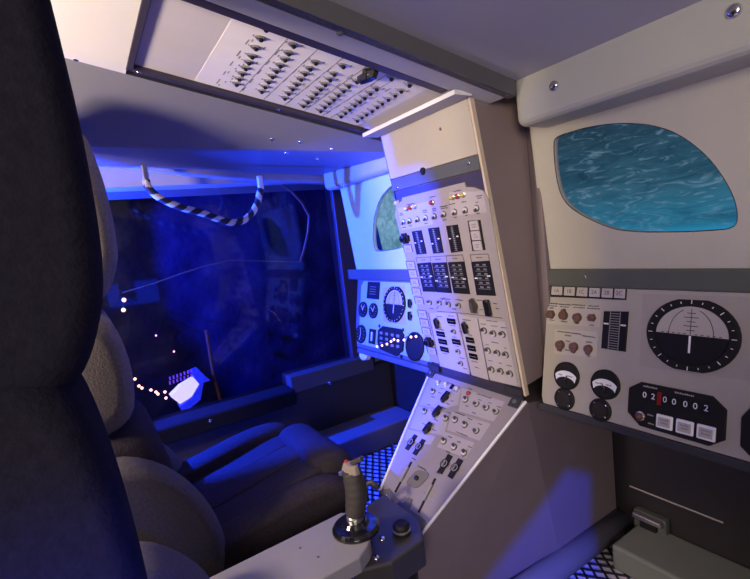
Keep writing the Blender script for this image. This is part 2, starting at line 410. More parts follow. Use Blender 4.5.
# ---- left wall: sill, lower panel, posts, header; window pane and film behind it
XW = -2.0
wl = MB()
wl.box(XW - .06, XW, -1.2, 1.30, 0, .34)                              # lower dark panel
wall_left = struct(wl.build('wall_left', M_dark))
s0, s1 = atX(291, 396, XW + .03), atX(362, 369, XW + .03)
sz = (s0.z + s1.z) / 2
MB().box(XW - .06, XW + .05, s0.y, 1.16, .335, .415).build('window_sill', mat('sill_dark', (.06, .06, .075), .45), wall_left, bevel=.006)
MB().box(XW - .06, XW + .10, -1.2, s0.y, .30, .372).build('side_ledge', mat('ledge_black', (.008, .008, .012), .9, spec=.1), wall_left, bevel=.012, seg=3)
q_x = Vector((0, 0, 1)).rotation_difference(Vector((1, 0, 0)))
sp = atX(330, 383, XW + .05); screw(wall_left, (XW + .05, sp.y, sp.z), .010, q_x)
for yy in (.12, .34): screw(wall_left, (XW + .10, yy, .345), .007, q_x)
MB().box(XW - .06, XW + .02, 1.06, 1.16, .34, 1.32).build('corner_post', M_dframe, wall_left, bevel=.005)
rl0, rl1 = atZ(345, 447, .10), atZ(405, 421, .10)
MB().box(XW, -1.80, .3, 1.28, 0, .105).build('floor_rail', M_rail, wall_left, bevel=.008)

win = struct(MB().box(XW - .012, XW - .006, -1.2, 1.08, .34, 1.30).build('window_1', M_glass))
# outline strip on the pane
pts = [atX(u, v, XW) for u, v in [(278, 181), (290, 190), (302, 203), (309, 216), (308, 232), (304, 250), (300, 262)]]
MB().tube(pts, .006, 6).build('seal_strip', M_orange, win)
pts = [atX(u, v, XW) for u, v in [(300, 262), (265, 261), (231, 260), (205, 266), (180, 274), (155, 283), (122, 293)]]
MB().tube(pts, .0025, 6).build('pane_edge', M_dark, win)
# film hung outside the pane: one crumpled sheet
fm = MB(); NX, NZ = 60, 36; rnd = random.Random(3)
def fold(y, z): return .016 * math.sin(9 * y + 4 * z) * math.cos(5 * z - 2 * y) + .009 * math.sin(23 * y - 17 * z) * math.cos(13 * z + 7 * y) + .005 * math.sin(31 * y + 29 * z)
vs = []
for i in range(NX + 1):
    for j in range(NZ + 1):
        y = -1.3 + 2.75 * i / NX; z = .0 + 1.5 * j / NZ; vs.append((-2.42 + fold(y, z), y, z))
fm.add(vs, [(i * (NZ + 1) + j, (i + 1) * (NZ + 1) + j, (i + 1) * (NZ + 1) + j + 1, i * (NZ + 1) + j + 1) for i in range(NX) for j in range(NZ)])
film = fm.build('plastic_sheet', M_film, smooth=True)
so = film.modifiers.new('solid', 'SOLIDIFY'); so.thickness = .002
tag(film, 'crumpled dark blue plastic sheet hung beyond the left side window', 'sheet')

# ---- ceiling
ceil_root = MB()
# aft cream ceiling and the frame round the overhead panel (all in the overhead plane)
def OP(u, v, z=0.0): x, y = FO.loc(u, v, z); return (x, y)
oL0 = OP(140, 70); 
yA = OP(141, 40)[1]                                        # aft end of the panel recess (local y grows aft)
cz = -.03
xg = -.72 + .969
ceil_aft = MB().box(-.235, xg - .02, yA + .012, yA + 1.0, cz, .0)
ceiling = ceil_aft.build('ceiling', mat('ceiling_cream', (.76, .72, .66), .55, 0, .04, 8)); ceiling.matrix_world = FO.M; struct(ceiling)
xr_beam = OP(430, 82)[0]; xl_beam = -.205
# right side beam of the overhead: grey board between the recess and the raised ceiling
xg = -.72 + .969
MB().box(xr_beam, xg - .001, -.09, yA + .012, cz, .004).build('ceiling_board', M_ceil2, ceiling, bevel=.003)
x, y = OP(340, 31); screw(ceiling, (x, y, .004), .006, m=M_dgrey)
# step face up to the raised right ceiling
MB().box(xg - .018, xg + .003, -.10, yA + 1.0, cz - .03, .004).build('step_face', mat('step_face_grey', (.085, .08, .09), .55, 0, .05, 10), ceiling)
rc = MB().quad((xg - .975, .98, 1.314), (.6, .98, 1.314), (.6, -1.2, 1.314 + .21 * 2.18), (xg - .975, -1.2, 1.314 + .21 * 2.18), .03)
rco = rc.build('trim_2', M_ceil2); struct(rco)
def rcp(u, v): return hit(u, v, (0, .98, 1.314), Vector((0, .21, 1)).normalized())
q_dn = Vector((0, 0, 1)).rotation_difference(Vector((0, -.21, -1)).normalized())
for u, v in [(555, 9), (522, 22)]: screw(rco, rcp(u, v), .010, q_dn, M_dgrey)
# sloped fascia on the left, from the recess down to the header over the side window
xc = -.969 - .232
fz = lambda y: 1.343 - .068 * (y - .077)
fas = MB().quad((xc, -1.2, overZ(-1.2) ), (xc, 1.0, overZ(1.0)), (-1.86, 1.06, fz(1.06) + .0), (-1.86, -1.2, fz(-1.2)), .03)
fascia = fas.build('trim_3', M_ceil); struct(fascia)
fn = (Vector((xc, 1.0, overZ(1.0))) - Vector((xc, -1.2, overZ(-1.2)))).cross(Vector((-1.86, -1.2, fz(-1.2))) - Vector((xc, -1.2, overZ(-1.2)))).normalized()
if fn.z > 0: fn = -fn
q_f = Vector((0, 0, 1)).rotation_difference(fn)
fp0 = Vector((xc, .4, overZ(.4)))
for u, v in [(286, 153), (300, 142), (332, 149), (317, 159), (272, 139), (76, 59)]: screw(fascia, hit(u, v, fp0, fn), .006, q_f)
XH = -1.83
hT_ = [atX(u, v, XH) for u, v in ((91, 151), (140, 155.5), (190, 161), (253, 168), (333, 172.5))]
hB_ = [atX(u, v, XH) for u, v in ((91, 161), (140, 168), (190, 174), (255, 180), (333, 183))]
ex0 = Vector((0, -1.2 - hT_[0].y, (hT_[0].z - hT_[2].z) / (hT_[0].y - hT_[2].y) * (-1.2 - hT_[0].y) * .4)); ex1 = Vector((0, 1.06 - hT_[-1].y, 0))
hT_ = [hT_[0] + ex0] + hT_ + [hT_[-1] + ex1]; hB_ = [hB_[0] + ex0] + hB_ + [hB_[-1] + ex1]
hd = MB(); hv = []
for a_, b_ in zip(hT_, hB_): hv += [(XH, a_.y, a_.z + .02), (XH, b_.y, b_.z), (XH - .055, b_.y, b_.z), (XH - .055, a_.y, a_.z + .02)]
hf = [(0, 1, 2, 3), tuple(4 * (len(hT_) - 1) + k for k in (3, 2, 1, 0))]
for k in range(len(hT_) - 1):
    for q in range(4): hf.append((4 * k + q, 4 * k + 4 + q, 4 * k + 4 + (q + 1) % 4, 4 * k + (q + 1) % 4))
hd.add(hv, hf)
header = hd.build('trim_4', mat('header_grey', (.34, .32, .33), .5, 0, .06, 12), bevel=.006, seg=2); struct(header)
MB().box(-2.25, -1.895, -1.2, 1.2, 1.275, 1.45).build('header_lip', M_beam, header)

# ---- transverse beams above the portholes
def beam(name, x0, x1, yf, z0, z1):
    b = MB().box(x0, x1, yf, 1.06, z0, z1).build(name, M_beam, bevel=.020, seg=4); struct(b); return b
q_y = Vector((0, 0, 1)).rotation_difference(Vector((0, -1, 0)))
br = beam('trim_5', -.732, .25, .88, 1.204, 1.345); bl = beam('trim_6', -1.80, -1.162, .925, 1.212, 1.338)
for u, v, o in [(554, 86, br), (734, 11, br), (343, 186, bl)]:
    p = atY(u, v, .88 if o is br else .925); screw(o, p, .011 if o is br else .005, q_y)
# dark strip between the porholes and the instrument panels
tr = MB().box(-1.80, .25, .99, 1.05, .822, .866).build('trim_7', M_greenish, bevel=.004); struct(tr)
for u, v in [(357, 275), (585, 277)]: p = atY(u, v, .99); screw(tr, p, .005, q_y)
# upright post beside the console
po = MB().box(XR, -.755, .985, 1.05, .50, 1.30).build('trim_8', M_ped, bevel=.004); struct(po)

# ================================================================== PORTHOLE PANELS
Wpx = [(553, 142), (556, 137), (566, 133), (587, 127), (619, 122.5), (652, 124.5), (680, 134), (708, 156), (727, 182), (737, 205), (738, 224), (729, 229), (722, 230), (680, 232.5), (624, 232), (601, 225), (575, 212), (561, 198), (555, 173)]
inner = smooth_poly(qpoly(FB, Wpx), 2)
def porthole(label, outer, inner, screen_poly, m, mplate, slabel, dz):
    t = thing('porthole_panel', label, 'panel', FB.M)
    me = plate_with_hole(outer, inner, -.016, 0); me.materials.append(mplate)
    link('panel_plate', me, t)
    rim = MB().tube([(x, y, -.001) for x, y in inner + inner[:1]], .0013, 6); rim.build('rim', M_dframe, t, smooth=True)
    pane = MB().prism([(x * .999, y) for x, y in inner], -.012, -.009).build('pane', M_acryl, t)
    s = MB().prism(screen_poly, -dz - .008, -dz).build('picture_screen', m); s.matrix_world = FB.M
    tag(s, slabel, 'screen'); return t
xa, xb = FB.loc(547, 272)[0], 1.1
top = FB.loc(530, 130)[1] + .01
porthole('beige panel with porthole onto bright blue sea, right of the console', [(xa, -.002), (xb, -.002), (xb, top), (xa, top)], inner,
         [(.19, .02), (.95, .02), (.95, .34), (.19, .34)], M_sea, M_port, 'backlit picture of rippled blue sea behind the right porthole', .03)
cxm = FB.loc(371, 230)[0]
inL = smooth_poly(qpoly(FB, Wpx), 2)
mx_r = max(p[0] for p in inL)
innerL = [(-(p[0] - mx_r) + cxm, p[1]) for p in inL][::-1]
xl1 = FB.loc(357, 272)[0]; xl2 = FB.loc(342, 198)[0]
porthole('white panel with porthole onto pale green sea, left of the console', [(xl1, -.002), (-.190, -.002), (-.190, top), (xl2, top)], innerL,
         [(FB.loc(386, 262, -.06)[0], .0), (-.196, .0), (-.196, .34), (FB.loc(372, 212, -.06)[0], .34)], M_sea2, M_lport, 'backlit picture of pale green sea behind the left porthole', .06)

# ================================================================== RIGHT INSTRUMENT PANEL
tR = thing('instrument_panel', 'beige instrument panel with round horizon dial, right of the console', 'panel', FA.M)
rp = qpoly(FA, [(549, 280.5), (546, 320), (541.5, 395), (543, 403)])
by = FA.loc(700, 453)[1]
MB().prism(rp + [(1.05, rp[-1][1]), (1.05, rp[0][1])], -.02, 0).build('panel_plate', M_panelr, tR, bevel=.002)
MB().box(rp[-1][0] - .012, 1.05, rp[-1][1] - .018, rp[-1][1] - .0005, -.04, .004).build('lower_lip', M_dark, tR, bevel=.002)
# row of caption buttons
fr_, c0, poly = part_poly('button_frame', FA, [(551.5, 285.2), (627, 288.2), (626.5, 300), (551.3, 296.8)], 0, .003, M_black, tR)
for i, tx in enumerate(['1A', '1B', '1C', '2A', '2B', '2C']):
    u = 551.7 + (i + .5) * 12.55; v = 290.9 + i * .55
    x, y = FA.loc(u, v); w = FA.rx(u, v, 5.3); h = .0105
    b = MB().box(-w, w, -h, h, 0, .006).build('caption_button', M_label, tR, (x, y, 0), bevel=.0012)
    link('lettering', text_mesh(tx, .013, M_ink), b, (0, 0, .0061))
# knobs
for i, (u, v, k, a) in enumerate([(551.5, 314.4, 0, 0), (564.2, 315.5, 1, 0), (578, 317.5, 1, math.pi), (592.5, 317.8, 0, 0), (561, 344.8, 1, math.pi), (574.5, 346.8, 1, math.pi), (589, 348.9, 1, math.pi)]):
    x, y = FA.loc(u, v); hex_knob(tR, x, y, FA.rx(u, v, 4.2), k, a)
let = []
for (u, v, w, n) in [(553, 303.5, 12, 2), (565, 304.5, 12, 2), (579, 305, 14, 2), (593.5, 306, 16, 2), (552, 308, 4, 1), (552, 320, 6, 1), (564, 321.5, 6, 1), (592, 325, 6, 1),
                     (569, 332.5, 26, 1), (568, 335.5, 10, 1), (589, 336.5, 18, 1), (589, 342, 6, 1), (568, 341, 5, 1), (567.5, 350, 5, 1), (589, 356, 5, 1)]:
    x, y = FA.loc(u, v); let.append((x, y, FA.rx(u, v, w / 2) * 2, n))
part_poly('label_plate', FA, [(549, 304), (601, 306), (600, 327), (547.5, 324)], 0, .0008, M_labelr, tR)
part_poly('label_plate', FA, [(555, 329), (598, 332), (597, 357), (554, 354)], 0, .0008, M_labelr, tR)
stuff(lettering(let, .0009, .0034, 4).build('lettering', M_ink, tR))
# vertical scale display
d_, c1, poly = part_poly('scale_display', FA, [(604.9, 311.2), (629, 311.6), (625.9, 351.7), (602.2, 348.2)], 0, .004, M_disp, tR)
x0 = min(p[0] for p in poly) - c1[0]; x1 = max(p[0] for p in poly) - c1[0]; hh = .045
mk = MB()
for i in range(15): mk.box(-.010, .010, -.040 + i * .0055, -.0385 + i * .0055, .004, .0045)
mk.box(-.012, -.0105, -.042, .042, .004, .0045).box(.0105, .012, -.042, .042, .004, .0045)
stuff(mk.build('scale_marks', M_grey, d_))
MB().box(x0 * .92, -.014, .012, .0155, .004, .0055).build('pointer', M_wmark, d_)
MB().box(.014, x1 * .92, .012, .0155, .004, .0055).build('pointer', M_wmark, d_)
# two meters with white arc scales, and black discs below
def meter(u, v, r, ang):
    x, y = FA.loc(u, v); R = FA.rx(u, v, r)
    o = MB().lathe([(R, 0), (R, .006), (R * .93, .008), (R * .9, .006)], 28).build('meter', M_black, tR, (x, y, 0))
    arc = []
    for t in range(25, 156, 10): arc.append((.94 * R * math.cos(math.radians(t)), R * (.62 * math.sin(math.radians(t)) - .26)))
    arc2 = [(p[0] * .88, p[1] * .9 - R * .40) for p in arc][::-1]
    sc = MB().prism(arc + arc2, .0062, .0070).build('scale_arc', M_wmark, o)
    stuff(lettering([(-R * .4, R * .02, R * .5, 1), (R * .3, R * .02, R * .5, 1)], .0071, .004, int(u)).build('scale_marks', M_inkl, o))
    MB().box(-.0012, .0012, -R * .1, R * .28, .0072, .0085).build('needle', M_ink, o, (0, -R * .2, 0)).rotation_euler.z = ang
    MB().lathe([(R * .16, .006), (R * .14, .009)], 12).build('hub', M_black, o, (0, -R * .45, 0))
meter(567.3, 375.7, 12.4, -.5); meter(606, 384.4, 14.5, .6)
for u, v, r in [(564.9, 398.9, 10), (600.8, 409.9, 11)]:
    x, y = FA.loc(u, v); R = FA.rx(u, v, r)
    o = MB().lathe([(R, 0), (R, .004), (R * .86, .006)], 26).build('black_disc', M_black, tR, (x, y, 0))
    MB().lathe([(R * .7, .005), (R * .66, .008), (R * .2, .009)], 20).build('knob', M_disc, o)
    for k in range(4):
        a = math.pi / 4 + k * math.pi / 2; screw(o, (R * .72 * math.cos(a), R * .72 * math.sin(a), .005), .003)
# attitude indicator
def attitude(parent, u, v, r, fr, plate=None, mw=M_labelr, ratio=1.0):
    x, y = fr.loc(u, v); R = fr.rx(u, v, r)
    o = MB().lathe([(R, 0), (R, .005), (R * .96, .008), (R * .80, .008), (R * .78, .004)], 40, sy=ratio).flat(R * ratio * .95).build('attitude_indicator', M_black, parent, (x, y, 0))
    r2 = R * .77
    up = [(r2 * math.cos(math.radians(t)), r2 * math.sin(math.radians(t)) * ratio) for t in range(0, 181, 9)]
    MB().prism(up, .0042, .0055).build('sky_half', mw, o)
    MB().prism([(px, -py) for px, py in up], .0042, .0050).build('ground_half', M_disp, o)
    mk = MB()
    for k in range(24):
        a = 2 * math.pi * k / 24; L0, L1 = (.84, .94) if k % 3 == 0 else (.86, .91)
        mk.box(R * L0, R * L1, -.0008, .0008, .0081, .0087, M=Matrix.Diagonal((1, ratio, 1, 1)) @ Matrix.Rotation(a, 4, 'Z'))
    stuff(mk.build('bezel_marks', M_wmark, o))
    mk = MB()
    for k in range(1, 6): w = r2 * (.12 if k % 2 else .2); mk.box(-w, w, r2 * ratio * .15 * k, r2 * ratio * .15 * k + R * .02, .0056, .006)
    mk.box(-R * .008, R * .008, 0, r2 * ratio * .92, .0056, .006)
    for k in range(-5, 6):
        if k: mk.box(k * r2 * .16 - R * .03, k * r2 * .16 + R * .03, r2 * ratio * .02, r2 * ratio * .05, .0056, .006)
    for sgn in (1, -1):
        pts = [Vector((sgn * r2 * .62 * math.cos(t * .1), r2 * ratio * .92 * math.sin(t * .1), .0057)) for t in range(0, 13)]
        mk.tube(pts, R * .009, 4)
    stuff(mk.build('pitch_marks', M_ink, o))
    MB().box(-R * .022, R * .022, -r2 * ratio * .62, -r2 * ratio * .02, .0056, .0066).build('pointer', M_wmark, o)
    return o
part_poly('dial_plate', FA, [(643, 294), (753, 297), (752, 381), (640, 366)], 0, .0012, mat('dial_plate_grey', (.35, .31, .285), .5, 0, .04, 30), tR)
attitude(tR, 691.5, 335.3, 47, FA, ratio=.885)
# counter unit with digits and three keys
oc = [(630.4, 387.3), (642.5, 381.8), (713.6, 396), (727.8, 409.9), (726, 440.2), (710, 445.7), (640.8, 425.5), (629, 411.6)]
kp, ck, poly = part_poly('counter_unit', FA, oc, 0, .006, M_black, tR, bevel=.0015)
def kl(u, v): x, y = FA.loc(u, v, .006); return (x - ck[0], y - ck[1])
for i, (u, v, d) in enumerate([(644.8, 395, '0'), (653.3, 396.9, '2'), (665, 399.8, '0'), (674.2, 402, '0'), (685.5, 404.3, '0'), (695.4, 406.4, '0'), (706.3, 408.5, '2')]):
    x, y = kl(u, v)
    w = MB().box(-.008, .008, -.011, .011, .006, .0068).build('digit_window', M_disp, kp, (x, y, 0))
    link('digit', text_mesh(d, .0165, M_wmark), w, (0, 0, .007))
x, y = kl(659.5, 398.6); MB().box(-.004, .004, -.013, .013, .006, .0075).build('red_marker', mat('dark_red', (.22, .015, .012), .8, spec=.1), kp, (x, y, 0))
for u, v in [(665, 422), (685.3, 427.2), (706.7, 432.7)]:
    x, y = kl(u, v)
    b = MB().box(-.0158, .0158, -.0138, .0138, .006, .011).build('push_key', M_white, kp, (x, y, 0), bevel=.003)
    stuff(lettering([(0, .004, .018, 2)], .0112, .0036, int(u)).build('lettering', M_inkl, b))
    MB().box(-.0115, .0115, -.0095, .0085, .0108, .0111).build('key_face', mat('key_face', (.44, .40, .37), .5), b)
x, y = kl(640.5, 416); lamp(kp, x, y, M_knobb, 1.6, .006)
it = []
for u, v, w in [(650, 387, 14), (684, 394, 15)]: x, y = kl(u, v); it.append((x, y, .034, 1))
for u, v in [(650.5, 415), (650.5, 423.5)]: x, y = kl(u, v); it.append((x, y, .012, 1))
stuff(lettering(it, .0061, .0035, 9).build('lettering', M_label, kp))
# cut-corner dark unit at the right edge
oc2 = [(742.5, 417), (752, 407), (800, 420), (812, 432), (810, 462), (798, 474), (754, 459), (741.5, 446)]
part_poly('dark_unit', FA, oc2, 0, .006, M_black, tR, bevel=.0015)

# ================================================================== LEFT INSTRUMENT PANEL
tL = thing('instrument_panel', 'blue-lit instrument panel with small dials, left of the console', 'panel', FA.M)
lp = qpoly(FA, [(357.5, 277), (355.5, 325), (356.5, 347)])
MB().prism(lp + [(-.190, lp[-1][1]), (-.190, lp[0][1])], -.02, 0).build('panel_body', M_sill, tL, bevel=.006, seg=3)
lp2 = qpoly(FA, [(362, 281), (359.5, 330), (357.5, 343)])
yb = FA.loc(358, 343)[1]; yt = FA.loc(363, 281)[1]
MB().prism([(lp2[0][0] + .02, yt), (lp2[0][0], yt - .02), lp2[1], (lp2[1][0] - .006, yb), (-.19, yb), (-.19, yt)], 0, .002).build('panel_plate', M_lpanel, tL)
MB().box(lp[-1][0] + .01, -.190, lp[-1][1] - .022, lp[-1][1] - .0005, -.03, .002).build('lower_lip', M_sill, tL, bevel=.003)
x, y = FA.loc(362, 355); MB().lathe([(.022, -.02), (.022, .0), (.015, .006)], 18, sx=1.4).build('end_cap', M_white, tL, (x, y, -.005))
def rect_dial(u, v, w, h, name='square_gauge'):
    x, y = FA.loc(u, v); a = FA.rx(u, v, w); b = abs(FA.loc(u, v - h)[1] - FA.loc(u, v + h)[1]) / 2
    o = MB().box(-a, a, -b, b, .002, .007).build(name, M_black, tL, (x, y, 0), bevel=min(a, b) * .22)
    mk = MB()
    for k in range(4): mk.box(-a * .5, a * .5, b * (-.45 + .28 * k), b * (-.40 + .28 * k), .007, .0075)
    stuff(mk.build('scale_marks', M_grey, o)); return o, a, b
rect_dial(374.2, 290.5, 6, 8.6)
part_poly('dial_plate', FA, [(383.5, 288), (405, 285.5), (406, 325), (384, 322)], .002, .003, M_label, tL)
attitude(tL, 395, 304.4, 11, FA, mw=M_label, ratio=.98)
def round_dial(u, v, r, needles):
    x, y = FA.loc(u, v); R = FA.rx(u, v, r)
    o = MB().lathe([(R, .002), (R, .007), (R * .9, .009), (R * .86, .006)], 26).build('round_gauge', M_black, tL, (x, y, 0))
    mk = MB()
    for k in range(12): mk.box(R * .66, R * .8, -.001, .001, .0061, .0066, M=Matrix.Rotation(k * math.pi / 6, 4, 'Z'))
    if needles: stuff(mk.build('scale_marks', M_grey, o))
    for a in needles: MB().box(-.0012, .0012, -R * .1, R * .66, .0065, .0075).build('needle', M_wmark, o).rotation_euler.z = a
    return o
round_dial(363.9, 309.5, 4.1, (.6, -.6)); round_dial(374.2, 310.8, 4.2, (.9, -.5)); round_dial(361.9, 334, 4.8, (.15, 2.9)); round_dial(415.7, 346.5, 9, ())
o, a, b = rect_dial(373.2, 336.5, 3.2, 7.6, 'slide_gauge'); MB().box(-a * .2, a * .2, -b * .6, b * .6, .0072, .009).build('slider', M_wmark, o)
kp2, ck2, poly = part_poly('key_unit', FA, [(379.5, 330), (384, 326), (401.5, 329), (405, 335), (404, 351), (397, 356), (381, 349), (378.5, 342)], .002, .007, M_black, tL)
for i in range(4):
    for j in range(3):
        x, y = FA.loc(382.8 + i * 5.6, 333 + j * 5.2 + i * 1.0); MB().box(-.008, .008, -.005, .005, .007, .009).build('push_key', M_grey, kp2, (x - ck2[0], y - ck2[1], 0))
for u, v in [(411.6, 304), (411.6, 316.4)]: x, y = FA.loc(u, v); wing_knob(tL, x, y, .2, 1.0, z=.002)
for u, v in [(380, 326), (403.5, 330), (401.8, 356.5)]: x, y = FA.loc(u, v); screw(tL, (x, y, .002), .007, m=M_black)

# ================================================================== CENTRE CONSOLE
tC = thing('centre_console', 'tall centre console of beige switch plates between the two portholes', 'console', FC.M)
hT = FC.loc(473, 94)[1]; xL_, xR_ = XL + .969, XR + .969
MB().box(xL_, xR_, .014, hT + .002, -.19, -.006).build('body', M_brown, tC)
MB().box(xR_ - .006, xR_ + .001, -.012, hT, -.012, .0).build('edge_strip', M_tan, tC)
MB().box(xL_ - .001, xL_ + .004, -.012, hT, -.012, .0).build('edge_strip', M_dframe, tC)
# upper cream plate, grey strip, dark backing
yc0 = FC.loc(388, 183)[1]
MB().box(xL_ + .004, xR_ - .006, yc0 + .008, hT, -.008, .002).build('upper_plate', M_cream, tC, bevel=.001)
ys0 = FC.loc(482, 170)[1]
MB().box(xL_ + .004, xR_ - .006, yc0 - .028, yc0 + .006, -.008, .004).build('grey_strip', M_greenish, tC, bevel=.001)
MB().box(xL_ + .004, xR_ - .006, -.012, yc0 - .03, -.008, -.003).build('backing', M_dframe, tC)
x, y = FC.loc(424, 171); MB().lathe([(.010, 0), (.010, .004), (.007, .007)], 16).build('plug', M_black, tC, (x, y, .002))
x, y = FC.loc(441, 129); screw(tC, (x, y, .002), .004, m=M_dgrey)
x, y = FC.loc(468, 108); screw(tC, (x, y, .002), .004, m=M_tan)
for u, v in [(398.5, 187.5), (470, 163)]: x, y = FC.loc(u, v); screw(tC, (x, y, .004), .005)
x, y = FC.loc(395.5, 203); lamp(tC, x + .008, y, M_lens, 1.5, -.003)
# main plate with stepped, rounded top
pp = qpoly(FC, [(431, 361), (395.5, 213), (397, 205), (402.5, 200.5), (402.5, 197.5), (465, 182), (466.5, 187), (474, 187), (484, 190.5), (489, 199), (521.5, 387)])
MB().prism(pp, -.003, .003).build('main_plate', M_panel, tC, bevel=.001)
MB().prism(qpoly(FC, [(428.5, 362), (440, 366.5), (440, 372), (430, 368.5)]), -.004, .006).build('corner_bracket', M_dark, tC)
MB().prism(qpoly(FC, [(505, 384), (523, 390), (523, 396), (506, 390)]), -.004, .006).build('corner_bracket', M_dark, tC)
ZT = .003
def cpoly(name, px, z0, z1, m, bevel=0, parent=None): return part_poly(name, FC, px, z0, z1, m, parent or tC, bevel)
# lighter sub-plates
cpoly('label_plate', [(398.5, 208), (432, 200.5), (434, 224), (403, 230)], ZT, .0038, M_label)
cpoly('label_plate', [(450, 192), (484, 191), (488, 212), (452, 216)], ZT, .0038, M_label)
cpoly('label_plate', [(431, 312.5), (457, 313), (470.5, 374), (440.5, 365.5)], ZT, .0038, M_label)
cpoly('label_plate', [(458.8, 313.5), (478, 318), (489.5, 379.5), (472.5, 374.5)], ZT, .0038, M_label)
cpoly('label_plate', [(479.5, 318), (506, 321.5), (518.5, 386), (491, 379.5)], ZT, .0038, M_label)
ZT2 = .0038
for u, v in [(404.8, 221.4), (410.9, 220.4), (418.7, 218.8), (427, 217.3), (435.5, 215.7), (445, 213.6), (456, 211.4), (466.7, 209.5), (478, 207.7)]:
    x, y = FC.loc(u, v); toggle(tC, x, y, z=ZT, tilt=.5, s=1.15)
for u, v, m in [(407.8, 208, M_lens), (411.5, 207, M_red), (415.9, 205.9, M_lens), (433.2, 202, M_red), (453.5, 196.9, M_yel), (458.8, 195.8, M_red), (464.5, 194.3, M_yel)]:
    x, y = FC.loc(u, v); lamp(tC, x, y, m, 1.3, ZT)
def cross_knob(u, v):
    x, y = FC.loc(u, v)
    o = MB().prism([(-.02, -.009), (-.012, -.009), (-.010, -.016), (.010, -.016), (.012, -.009), (.02, -.009), (.02, .009), (.012, .009), (.010, .016), (-.010, .016), (-.012, .009), (-.02, .009)], ZT, .010).build('selector_plate', M_black, tC, (x, y, 0))
    MB().lathe([(.011, .01), (.010, .020), (.006, .021)], 16).build('knob', M_blackg, o)
cross_knob(406.4, 238); cross_knob(430.6, 341.4)
def scale_disp(px, seed, marks):
    o, c, poly = cpoly('scale_display', px, ZT, .006, M_disp)
    xs = [p[0] - c[0] for p in poly]; ysz = [p[1] - c[1] for p in poly]
    w = min(max(xs), -min(xs)) * .95; h = (max(ysz) - min(ysz)) / 2 * .86
    mk = MB(); rnd = random.Random(seed)
    if marks == 0:
        mk.box(-.001, .001, -h, h, .006, .0064)
        for k in range(13): mk.box(-w * .28, w * .28, -h + 2 * h * k / 12 - .0006, -h + 2 * h * k / 12 + .0006, .006, .0064)
    else:
        for k in range(6):
            yy = h * (.92 - .30 * k)
            for xx in (-.45, .30):
                for q in range(3): mk.box(w * (xx + q * .12), w * (xx + q * .12 + .08), yy - .002, yy + .002, .006, .0064)
            mk.box(-w * .7, w * .7, yy - h * .12 - .0004, yy - h * .12 + .0004, .006, .0064)
    stuff(mk.build('scale_marks', M_grey, o))
    for xx, yy in ((-.72, rnd.uniform(-.3, .05)), (.72, rnd.uniform(-.1, .2))):
        MB().box(w * xx - w * .17, w * xx + w * .17, h * yy - .0016, h * yy + .0016, .0062, .007).build('pointer', M_wmark, o)
for i, px in enumerate([[(413.2, 231), (422.3, 229.8), (427.6, 253.2), (418, 254.1)], [(429.4, 228), (439.8, 226.8), (444.6, 252.2), (434.7, 253.2)], [(447.6, 225.6), (458.8, 224.1), (463.8, 250.7), (452.7, 252.2)]]): scale_disp(px, i, 0)
for i, px in enumerate([[(418.3, 263), (431.9, 261.8), (437.8, 291.3), (424.5, 291)], [(433.4, 262.5), (447.9, 261.8), (452.8, 292.5), (438.5, 291.6)], [(449.4, 261.8), (465.3, 261), (471.2, 293.6), (455.2, 292.5)], [(472.7, 261.4), (490.6, 260.2), (496.8, 295.2), (478.2, 294.4)]]): scale_disp(px, 20 + i, 1)
# thin engraved lines
def line(pts, name='engraved_line', r=.0009, z=None):
    P = [(*FC.loc(*p), z or ZT2) for p in pts]; MB().tube(P, r, 4).build(name, M_ink, tC)
line([(418, 262), (416.8, 257.5), (463.5, 254.5), (465.2, 261)]); line([(431.8, 261), (431, 257)]); line([(448, 261), (447, 256.2)])
line([(472.6, 261), (471, 254.5), (489, 253.5), (490.5, 260)])
line([(438, 310.7), (470, 313.5), (503.3, 317.7)]); line([(457.8, 312.4), (472.3, 376)]); line([(429, 312), (441, 366)]); line([(478.7, 318.5), (490, 379)])
line([(437, 309), (445, 297), (452, 308)], r=.0006)
# caption button block and left column
fr2, cb, _ = cpoly('button_frame', [(468.9, 220.5), (481.3, 219.5), (486.4, 249.4), (473.7, 250.7)], ZT, .005, M_black)
for i in range(3):
    t0 = (i + .5) / 3; u = 468.9 + 6.2 + 5.0 * t0; v = 220 + 30 * t0; x, y = FC.loc(u, v); w = FC.rx(u, v, 4.4)
    b = MB().box(-w, w, -.0118, .0118, .004, .008).build('caption_button', M_label, tC, (x, y, 0), bevel=.001)
    stuff(lettering([(0, .003, w, 2)], .0081, .0035, i).build('lettering', M_inkl, b))
for i, (u, v) in enumerate([(408.8, 248.6), (411.7, 264.9), (413.7, 273.4), (415.5, 282.2), (417.4, 291.4), (419.9, 300.6), (423.3, 313.8), (425.3, 322.4), (427.2, 331), (432.5, 350.5)]):
    x, y = FC.loc(u, v); w = FC.rx(u, v, 3.6); h = .0105
    b = MB().box(-w, w, -h, h, .002, .0045).build('caption_button', M_label, tC, (x, y, 0), bevel=.0008)
    mk = MB().box(-w * 1.25, w * 1.25, h + .001, h + .0032, 0, .0005).box(-w * 1.25, -w * 1.08, -h, h, 0, .0005).box(w * 1.08, w * 1.25, -h, h, 0, .0005)
    mk.build('outline', M_ink, b, (0, 0, .0032)); stuff(lettering([(0, .003, w * 1.1, 2)], .0046, .0032, i + 40).build('lettering', M_inkl, b))
